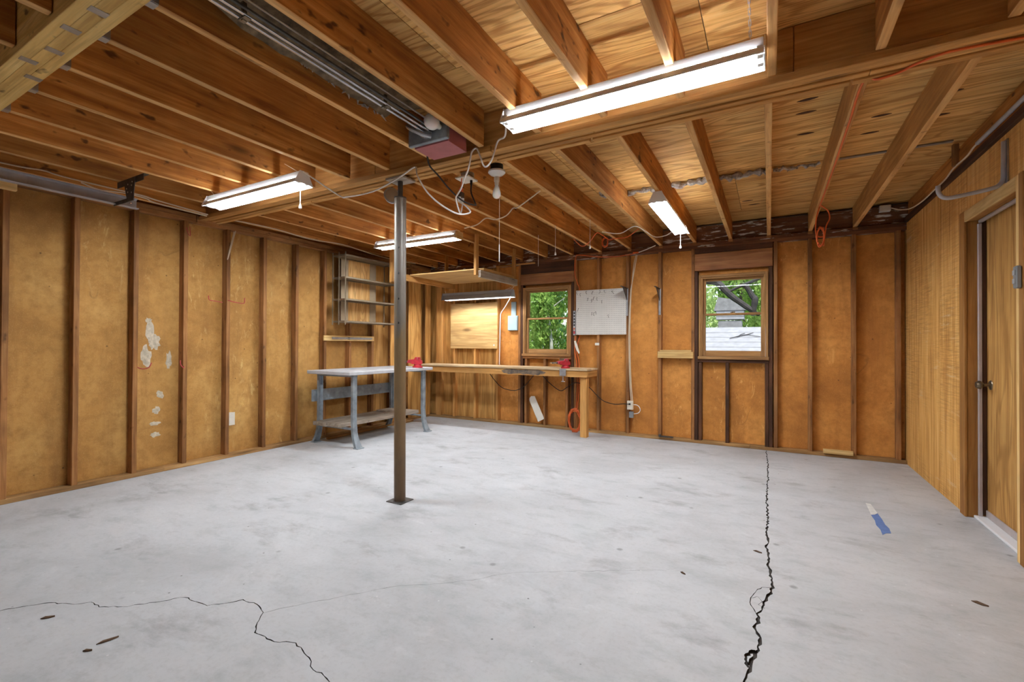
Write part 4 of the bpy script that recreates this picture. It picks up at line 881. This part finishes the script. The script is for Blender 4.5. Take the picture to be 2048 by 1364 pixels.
cordobj('wall_cable', [(-1.535, YB-.008, 2.400), (-1.565, YB-.008, 2.26), (-1.585, YB-.020, 2.02), (-1.590, YB-.042, 1.90), (-1.604, YB-.045, 1.50), (-1.612, YB-.014, 1.30), (-1.608, YB-.008, 1.0), (-1.596, YB-.008, .70), (-1.575, YB-.012, .478)], .006, M['cable'], 'cream cable down the stud right of the pegboard, right strand', 'cable')
cordpart(l5, [(-3.228, 5.79, 1.955), (-3.26, 5.80, 1.90), (-3.45, 5.95, 1.77), (-3.60, YB-.012, 1.69), (-3.612, YB-.008, 1.60), (-3.62, YB-.008, 1.2), (-3.626, YB-.008, .90)], .0065, M['cord'], 'white lead drooping to the stud')
cordobj('extension_cord', [(-3.80, YB-.03, .775), (-3.702, YB-.02, .658), (-3.585, YB-.012, .557), (-3.453, YB-.012, .522), (-3.324, YB-.012, .525), (-3.197, YB-.012, .586), (-3.052, YB-.02, .733), (-3.00, YB-.05, .775)], .0055, M['blackcord'], 'black cord sagging under the left part of the wooden workbench', 'cord')
cordobj('extension_cord', [(-2.90, YB-.05, .775), (-2.863, YB-.02, .74), (-2.783, YB-.012, .661), (-2.611, YB-.012, .555), (-2.497, YB-.030, .61), (-2.377, YB-.034, .679), (-2.25, YB-.030, .66), (-2.167, YB-.012, .616), (-2.068, YB-.012, .523), (-1.966, YB-.012, .447), (-1.815, YB-.012, .414), (-1.70, YB-.04, .43), (-1.613, YB-.075, .436)], .0055, M['blackcord'], 'black cord running from under the workbench to the outlet box', 'cord')
cordobj('extension_cord', [(1.20, 2.62, 2.452), (.95, 2.61, 2.452), (.809, 2.593, 2.452), (.690, 2.575, 2.450), (.638, 2.575, 2.448), (.565, 2.615, 2.450), (.509, 2.645, 2.442), (.436, 2.66, 2.440), (.40, 2.69, 2.47), (.392, 2.854, 2.486), (.398, 3.199, 2.486), (.400, 3.60, 2.486), (.402, 4.00, 2.486), (.402, 4.60, 2.486), (.40, 5.00, 2.48)], .006, M['orange'], 'orange cord crossing the girder then along the second joist from the right', 'cord')
coil('cord_coil', (.405, 5.00, 2.20), .028, .085, 5, 'Y', .0055, M['orange'], 'orange cord coil hanging from the second joist from the right', [(.40, 5.0, 2.48), (.372, 5.0, 2.36), (.374, 5.0, 2.22)])
cordobj('extension_cord', [(.41, 5.0, 2.484), (.46, 5.0, 2.43), (.474, 5.0, 2.36), (.448, 5.0, 2.29), (.435, 5.0, 2.18), (.428, 5.0, 2.115)], .0055, M['orange'], 'loose orange end hanging beside the coil on the second joist', 'cord')
ju = thing('cable_box', 'white junction box on the rim board in the back right corner', 'junction box', (1.06, YB, 2.69))
MB().box(1.010, 1.105, YB-.02, YB+.034, 2.62, 2.685, .004).build('box_body', M['porcelain'], ju); MB().box(1.016, 1.099, YB-.024, YB-.0205, 2.626, 2.679, .001).build('cover', M['plastic'], ju)
cordobj('wall_cable', [(1.105, YB-.005, 2.65), (1.16, 6.00, 2.60), (1.195, 5.753, 2.545), (1.20, 5.374, 2.515), (1.20, 5.034, 2.515), (1.195, 4.744, 2.512), (1.20, 4.595, 2.540), (1.20, 4.328, 2.535), (1.20, 4.206, 2.551), (1.20, 4.08, 2.553)], .006, M['cable'], 'cream cable along the top of the right wall from corner box', 'cable')
tag(MB().tube([(1.20, 4.14, 2.553), (1.20, 3.705, 2.553), (1.20, 3.0, 2.556), (1.20, 2.70, 2.556)], .013, 14).build('conduit', M['trackmetal'], smooth=True), 'grey metal conduit along the top of the right wall', 'conduit')
hk = thing('bent_pipe_hook', 'bent grey pipe hook on the right wall over the door', 'hook', (1.218, 3.81, 2.2))
MB().tube([(1.216, 3.80, 2.43), (1.216, 3.805, 2.25), (1.214, 3.81, 2.205), (1.200, 3.81, 2.178), (1.163, 3.81, 2.160), (1.013, 3.81, 2.136), (.962, 3.81, 2.134), (.936, 3.81, 2.150), (.924, 3.81, 2.18), (.922, 3.81, 2.216)], .0125, 12, smooth=True).build('pipe', M['trackmetal'], hk, True)
MB().box(1.224, 1.232, 3.782, 3.82, 2.16, 2.44, .001).build('wall_plate', M['steel'], hk); 
cordobj('wall_cable', [(-4.70, .2, 2.462), (-4.70, 1.053, 2.470), (-4.70, 1.265, 2.487), (-4.70, 1.334, 2.480), (-4.70, 1.425, 2.476), (-4.70, 1.613, 2.476), (-4.70, 1.741, 2.476), (-4.72, 1.913, 2.482), (-4.74, 2.021, 2.476), (-4.76, 2.45, 2.46)], .006, M['cable'], 'cream cable sagging above the door track, upper strand', 'cable')
cordobj('wall_cable', [(-4.74, 1.50, 2.476), (-4.74, 1.614, 2.452), (-4.74, 1.789, 2.474), (-4.74, 1.935, 2.470), (-4.76, 2.022, 2.455), (-4.78, 2.45, 2.45)], .006, M['cable'], 'cream cable sagging above the door track, lower strand', 'cable')
cordobj('wall_cable', [(-4.80, 2.70, 2.470), (-4.78, 2.838, 2.476), (-4.76, 3.184, 2.475), (-4.74, 3.433, 2.452), (-4.74, 3.69, 2.452), (-4.74, 4.05, 2.475), (-4.76, 4.5, 2.45), (-4.78, 4.9, 2.44), (-4.80, 5.5, 2.46)], .006, M['cable'], 'cream cable sagging beneath the joists beyond the girder, left wall', 'cable')
cordobj('wall_cable', [(XL+.01, 2.84, 2.41), (XL+.012, 2.80, 2.25), (XL+.01, 2.758, 2.09), (XL+.012, 2.79, 2.25), (XL+.01, 2.825, 2.40)], .005, M['cable'], 'short doubled cream cable hanging from the left top plate', 'cable')
for i, (x, yy, z, ln, bell, lab) in enumerate([(-2.419, 4.965, 2.527, .375, False, 'thin pull string tied to a joist, first left of the orange cords'), (-2.011, 4.545, 2.495, .28, True, 'white pull cord with bell below the joist left of the orange cords'), (-1.605, 4.50, 2.495, .26, True, 'white pull cord with bell beside the small orange bundle')]):
    tag(pullcord('pull_string', (x, yy, z), ln, None, bell), lab, 'cord')

# ------------------------------------------------------------------ switch by the door, floor bits
dv = thing('wall_switch', 'grey opener button on the near door casing', 'switch', (XR-.02, DY0-.065, 1.6))
MB().box(XR-.044, XR-.0185, DY0-.082, DY0-.040, 1.535, 1.660, .006).build('case', M['greyplastic'], dv)
for z in (1.575, 1.622): MB().box(XR-.048, XR-.0445, DY0-.076, DY0-.046, z-.014, z+.014, .002).build('button', M['lampgrey'], dv)
def flatpoly(name, pts, z, mat, label, cat, th=.0012):
    return tag(MB().prism(pts, 'Z', z, z+th).build(name, mat), label, cat)
flatpoly('tape_strip', [(.636, 4.150), (.660, 4.165), (.684, 4.209), (.688, 4.08), (.686, 3.968), (.695, 3.90), (.688, 3.805), (.660, 3.79), (.634, 3.747), (.640, 3.85), (.631, 3.934), (.640, 4.03)], .0003, M['tape'], 'blue tape strip stuck on the floor right of the crack', 'tape')
flatpoly('tape_strip', [(.648, 4.443), (.678, 4.435), (.684, 4.211), (.660, 4.168), (.638, 4.155)], .0003, M['tapewhite'], 'whitish torn tape remnant beyond the blue tape strip', 'tape')
def leaf(name, p, ln, w, a, label):
    c, s = math.cos(a), math.sin(a); L = [(-.5, 0), (-.2, .5), (.2, .45), (.5, 0), (.15, -.5), (-.25, -.4)]
    poly = [(p[0]+u*ln*c-v*w*s, p[1]+u*ln*s+v*w*c) for u, v in L]; vs = [(x, y_, .0005) for x, y_ in poly]+[(x, y_, .003+.004*(i % 2)) for i, (x, y_) in enumerate(poly)]
    o = MB().add(vs, [tuple(range(6))[::-1], tuple(range(6, 12))]+[(i, (i+1) % 6, 6+(i+1) % 6, 6+i) for i in range(6)]).build(name, M['twig']); return tag(o, label, 'leaf')
leaf('dry_leaf', (-2.769, .781), .05, .014, .9, 'dark dry leaf on the floor just below the left crack')
leaf('dry_leaf', (-2.345, .841), .07, .012, 1.3, 'long dry twig-like leaf near the bottom left of the floor')
leaf('dry_leaf', (-2.337, .775), .035, .010, .6, 'small dark leaf beside the long twig-like leaf')
leaf('dry_leaf', (-.06, 3.071), .05, .012, -.4, 'thin dark leaf on the floor just left of the long crack')
leaf('dry_leaf', (.865, 2.975), .06, .022, -.5, 'dark leaf on the floor well right of the long crack')
leaf('dry_leaf', (-.40, 2.585), .035, .010, -.6, 'small dark leaf further left of the long crack')
tag(MB().box(-1.225, -1.06, YB-.03, YB-.006, .04, .055, .002).lathe([(.018, 0), (.016, .03), (.004, .035)], (-1.22, YB-.03, .04), 'Z', 10).build('iron_hook', M['darksteel']), 'rusty iron bar lying on the bottom plate below the ledge', 'bar')

# ------------------------------------------------------------------ outdoors
gr = MB().add([(-40, YB+.25, -.25), (40, YB+.25, -.25), (40, 60, .6), (-40, 60, .6)], [(0, 1, 2, 3)]).build('ground', M['grass']); struct(gr)
dw = MB().add([(-30, -40, -.03), (30, -40, -.03), (30, YF-.1, -.03), (-30, YF-.1, -.03)], [(0, 1, 2, 3)]).build('ground', M['drive']); struct(dw)
def crown_mesh(name, mat, n, seed, size=.11):
    rd = random.Random(seed); vs = []; fs = []
    cl = [(max(-.65, min(.65, rd.gauss(0, .42))), max(-.65, min(.65, rd.gauss(0, .42))), rd.uniform(-.7, .7), rd.uniform(.22, .36)) for _ in range(34)]
    for i in range(n):
        c = cl[i % 34]; d = Vector((rd.gauss(0, 1), rd.gauss(0, 1), rd.gauss(0, 1))).normalized()*c[3]*rd.uniform(.35, 1)
        p = Vector(c[:3])+d; a = Vector((rd.gauss(0, 1), rd.gauss(0, 1), rd.gauss(0, .6))).normalized(); b = a.cross(Vector((rd.gauss(0, 1), rd.gauss(0, 1), rd.gauss(0, 1)))).normalized()
        s = size*rd.uniform(.5, 1.1); o = len(vs); k = a.cross(b)*s*.12
        vs += [p-a*s*.5, p+b*s*.26+k, p+a*s*.5, p-b*s*.26+k]; fs += [(o, o+1, o+2), (o, o+2, o+3)]
    me = bpy.data.meshes.new(name); me.from_pydata([tuple(v) for v in vs], [], fs); me.materials.append(mat); return me
CR = [crown_mesh('foliage', M['leaf'], 6800, 1), crown_mesh('foliage', M['leafdark'], 6800, 2), crown_mesh('foliage', M['leafpale'], 4200, 3)]
def tree(label, x, yy, h, rx, kind, bark='bark', tr=.09, zc=None, group='trees behind the garage'):
    t = thing('tree', label, 'tree', (x, yy, -.2), group); rd = random.Random(int(x*100+yy*7))
    MB().tube([(x, yy, -.2), (x+rd.uniform(-.1, .1), yy, h*.35), (x+rd.uniform(-.2, .2), yy, h*.7), (x+rd.uniform(-.3, .3), yy, h)], [tr, tr*.85, tr*.6, tr*.3], 8).build('trunk', M[bark], t, True)
    for i in range(4):
        z = h*rd.uniform(.35, .8); a = rd.uniform(0, 6.28); MB().tube([(x, yy, z), (x+math.cos(a)*rx*.4, yy+math.sin(a)*rx*.4, z+.3), (x+math.cos(a)*rx*.8, yy+math.sin(a)*rx*.8, z+.5)], [tr*.4, tr*.25, tr*.1], 6).build('branch', M[bark], t, True)
    zc = zc or h*.55
    f = link('foliage', CR[kind], t, (x, yy, zc)); f.scale = (rx, rx, h*.52); f.rotation_euler.z = rd.uniform(0, 6.28); f['kind'] = 'stuff'
    return t
side = ['dense leafy tree seen through the left window', 'green tree seen through the right window']
tree('pale-trunked leafy tree nearest the left window', -4.62, 10.2, 3.6, 1.05, 0, 'barkpale', .05)
tree('taller leafy tree behind the pale-trunked tree outside the left window', -6.9, 13.4, 5.4, 1.75, 1, 'bark', .07)
tree('leafy tree standing left of the pair outside the left window', -9.3, 10.6, 4.6, 1.4, 0)
tree('leafy tree standing right of the pair outside the left window', -4.2, 15.6, 4.6, 1.1, 0)
tree('large green tree behind the grey outbuilding outside the right window', -.9, 20.0, 7.4, 2.1, 0, 'bark', .13)
tree('low bushy tree left of the grey outbuilding outside the right window', -2.15, 16.2, 3.9, 1.0, 2, 'bark', .07)
tree('low bushy tree right of the grey outbuilding outside the right window', .35, 16.4, 4.3, 1.15, 0, 'bark', .07)
tree('tall green tree at the far right outside the right window', 2.6, 18.0, 6.0, 1.3, 2, 'bark', .10)
tree('tall green tree between the views of the two windows', -4.9, 20.0, 6.4, 1.7, 1, 'bark', .10)
bt2 = thing('bare_tree', 'dark bare crooked limbs outside the upper right window', 'tree', (-.2, 9.0, -.2), None)
MB().tube([(.9, 9.0, -.2), (.85, 9.0, 1.2), (.6, 9.0, 2.2), (.30, 9.0, 2.62)], [.09, .085, .06, .05], 9, smooth=True).build('trunk', M['barkdark'], bt2, True)
MB().tube([(-.95, 8.5, 2.32), (-.766, 8.5, 2.27), (-.574, 8.5, 2.057), (-.387, 8.5, 1.899), (-.25, 8.5, 1.79), (-.15, 8.6, 1.72)], [.06, .055, .05, .046, .042, .03], 9, smooth=True).build('limb', M['barkdark'], bt2, True)
MB().tube([(-.39, 8.5, 2.215), (-.33, 8.5, 2.18), (-.24, 8.5, 2.02), (-.205, 8.5, 1.96), (-.225, 8.5, 1.80), (-.23, 8.5, 1.70)], [.034, .04, .045, .05, .045, .035], 9, smooth=True).build('limb', M['barkdark'], bt2, True)
MB().tube([(-.62, 8.5, 2.10), (-.45, 8.5, 2.18), (-.30, 8.5, 2.24), (-.10, 8.5, 2.33), (.30, 9.0, 2.62)], [.02, .024, .026, .026, .03], 8, smooth=True).build('branch', M['barkdark'], bt2, True)
sr = thing('neighbour_shed', 'pale shingled low shed roof outside the right window', 'shed', (-.7, 12.2, -.2))
for i in range(6):
    y0, z0 = 10.9+.24*i, .93+.115*i; MB().add([(-3.2, y0, z0), (1.8, y0, z0), (1.8, y0+.30, z0+.135), (-3.2, y0+.30, z0+.135), (-3.2, y0, z0+.022), (1.8, y0, z0+.022), (1.8, y0+.30, z0+.150), (-3.2, y0+.30, z0+.150)], [(0, 1, 2, 3)[::-1], (4, 5, 6, 7), (0, 1, 5, 4), (1, 2, 6, 5), (2, 3, 7, 6), (3, 0, 4, 7)]).build('shingle_course', M['shingle'], sr)
MB().box(-3.0, 1.6, 11.1, 13.4, -.2, 1.0, .01).build('wall', M['siding'], sr); MB().prism([(12.32, 1.60), (12.40, 1.62), (13.7, .95), (13.7, .93)], 'X', -3.2, 1.8).build('rear_slope', M['shingle'], sr)
tw = thing('fallen_branch', 'thin dark fallen branch lying on the pale shed roof', 'branch', (-.5, 11.9, 1.5))
MB().tube([(-.80, 11.75, 1.375), (-.62, 11.85, 1.43), (-.45, 11.93, 1.465), (-.32, 12.05, 1.515)], [.008, .012, .012, .006], 6).tube([(-.62, 11.85, 1.43), (-.58, 11.95, 1.47), (-.50, 12.02, 1.50)], .008, 5).tube([(-.45, 11.93, 1.465), (-.30, 11.86, 1.435), (-.18, 11.82, 1.415)], .007, 5).build('stem', M['barkdark'], tw)
gs = thing('grey_outbuilding', 'small weathered grey outbuilding among the trees outside the right window', 'outbuilding', (-.9, 15.5, 0))
MB().prism([(-1.36, 2.18), (-.55, 2.18), (-.75, 2.46), (-1.25, 2.56)], 'Y', 14.0, 14.5).build('roof', M['greyboard'], gs)
for i in range(3): MB().box(-1.30, -.60, 14.02, 14.45, 2.10-.085*i, 2.175-.085*i, .006).build('wall_board', M['shingle'], gs)
MB().box(-1.25, -.65, 14.05, 14.4, -.2, 1.90, .01).build('wall', M['greyboard'], gs)
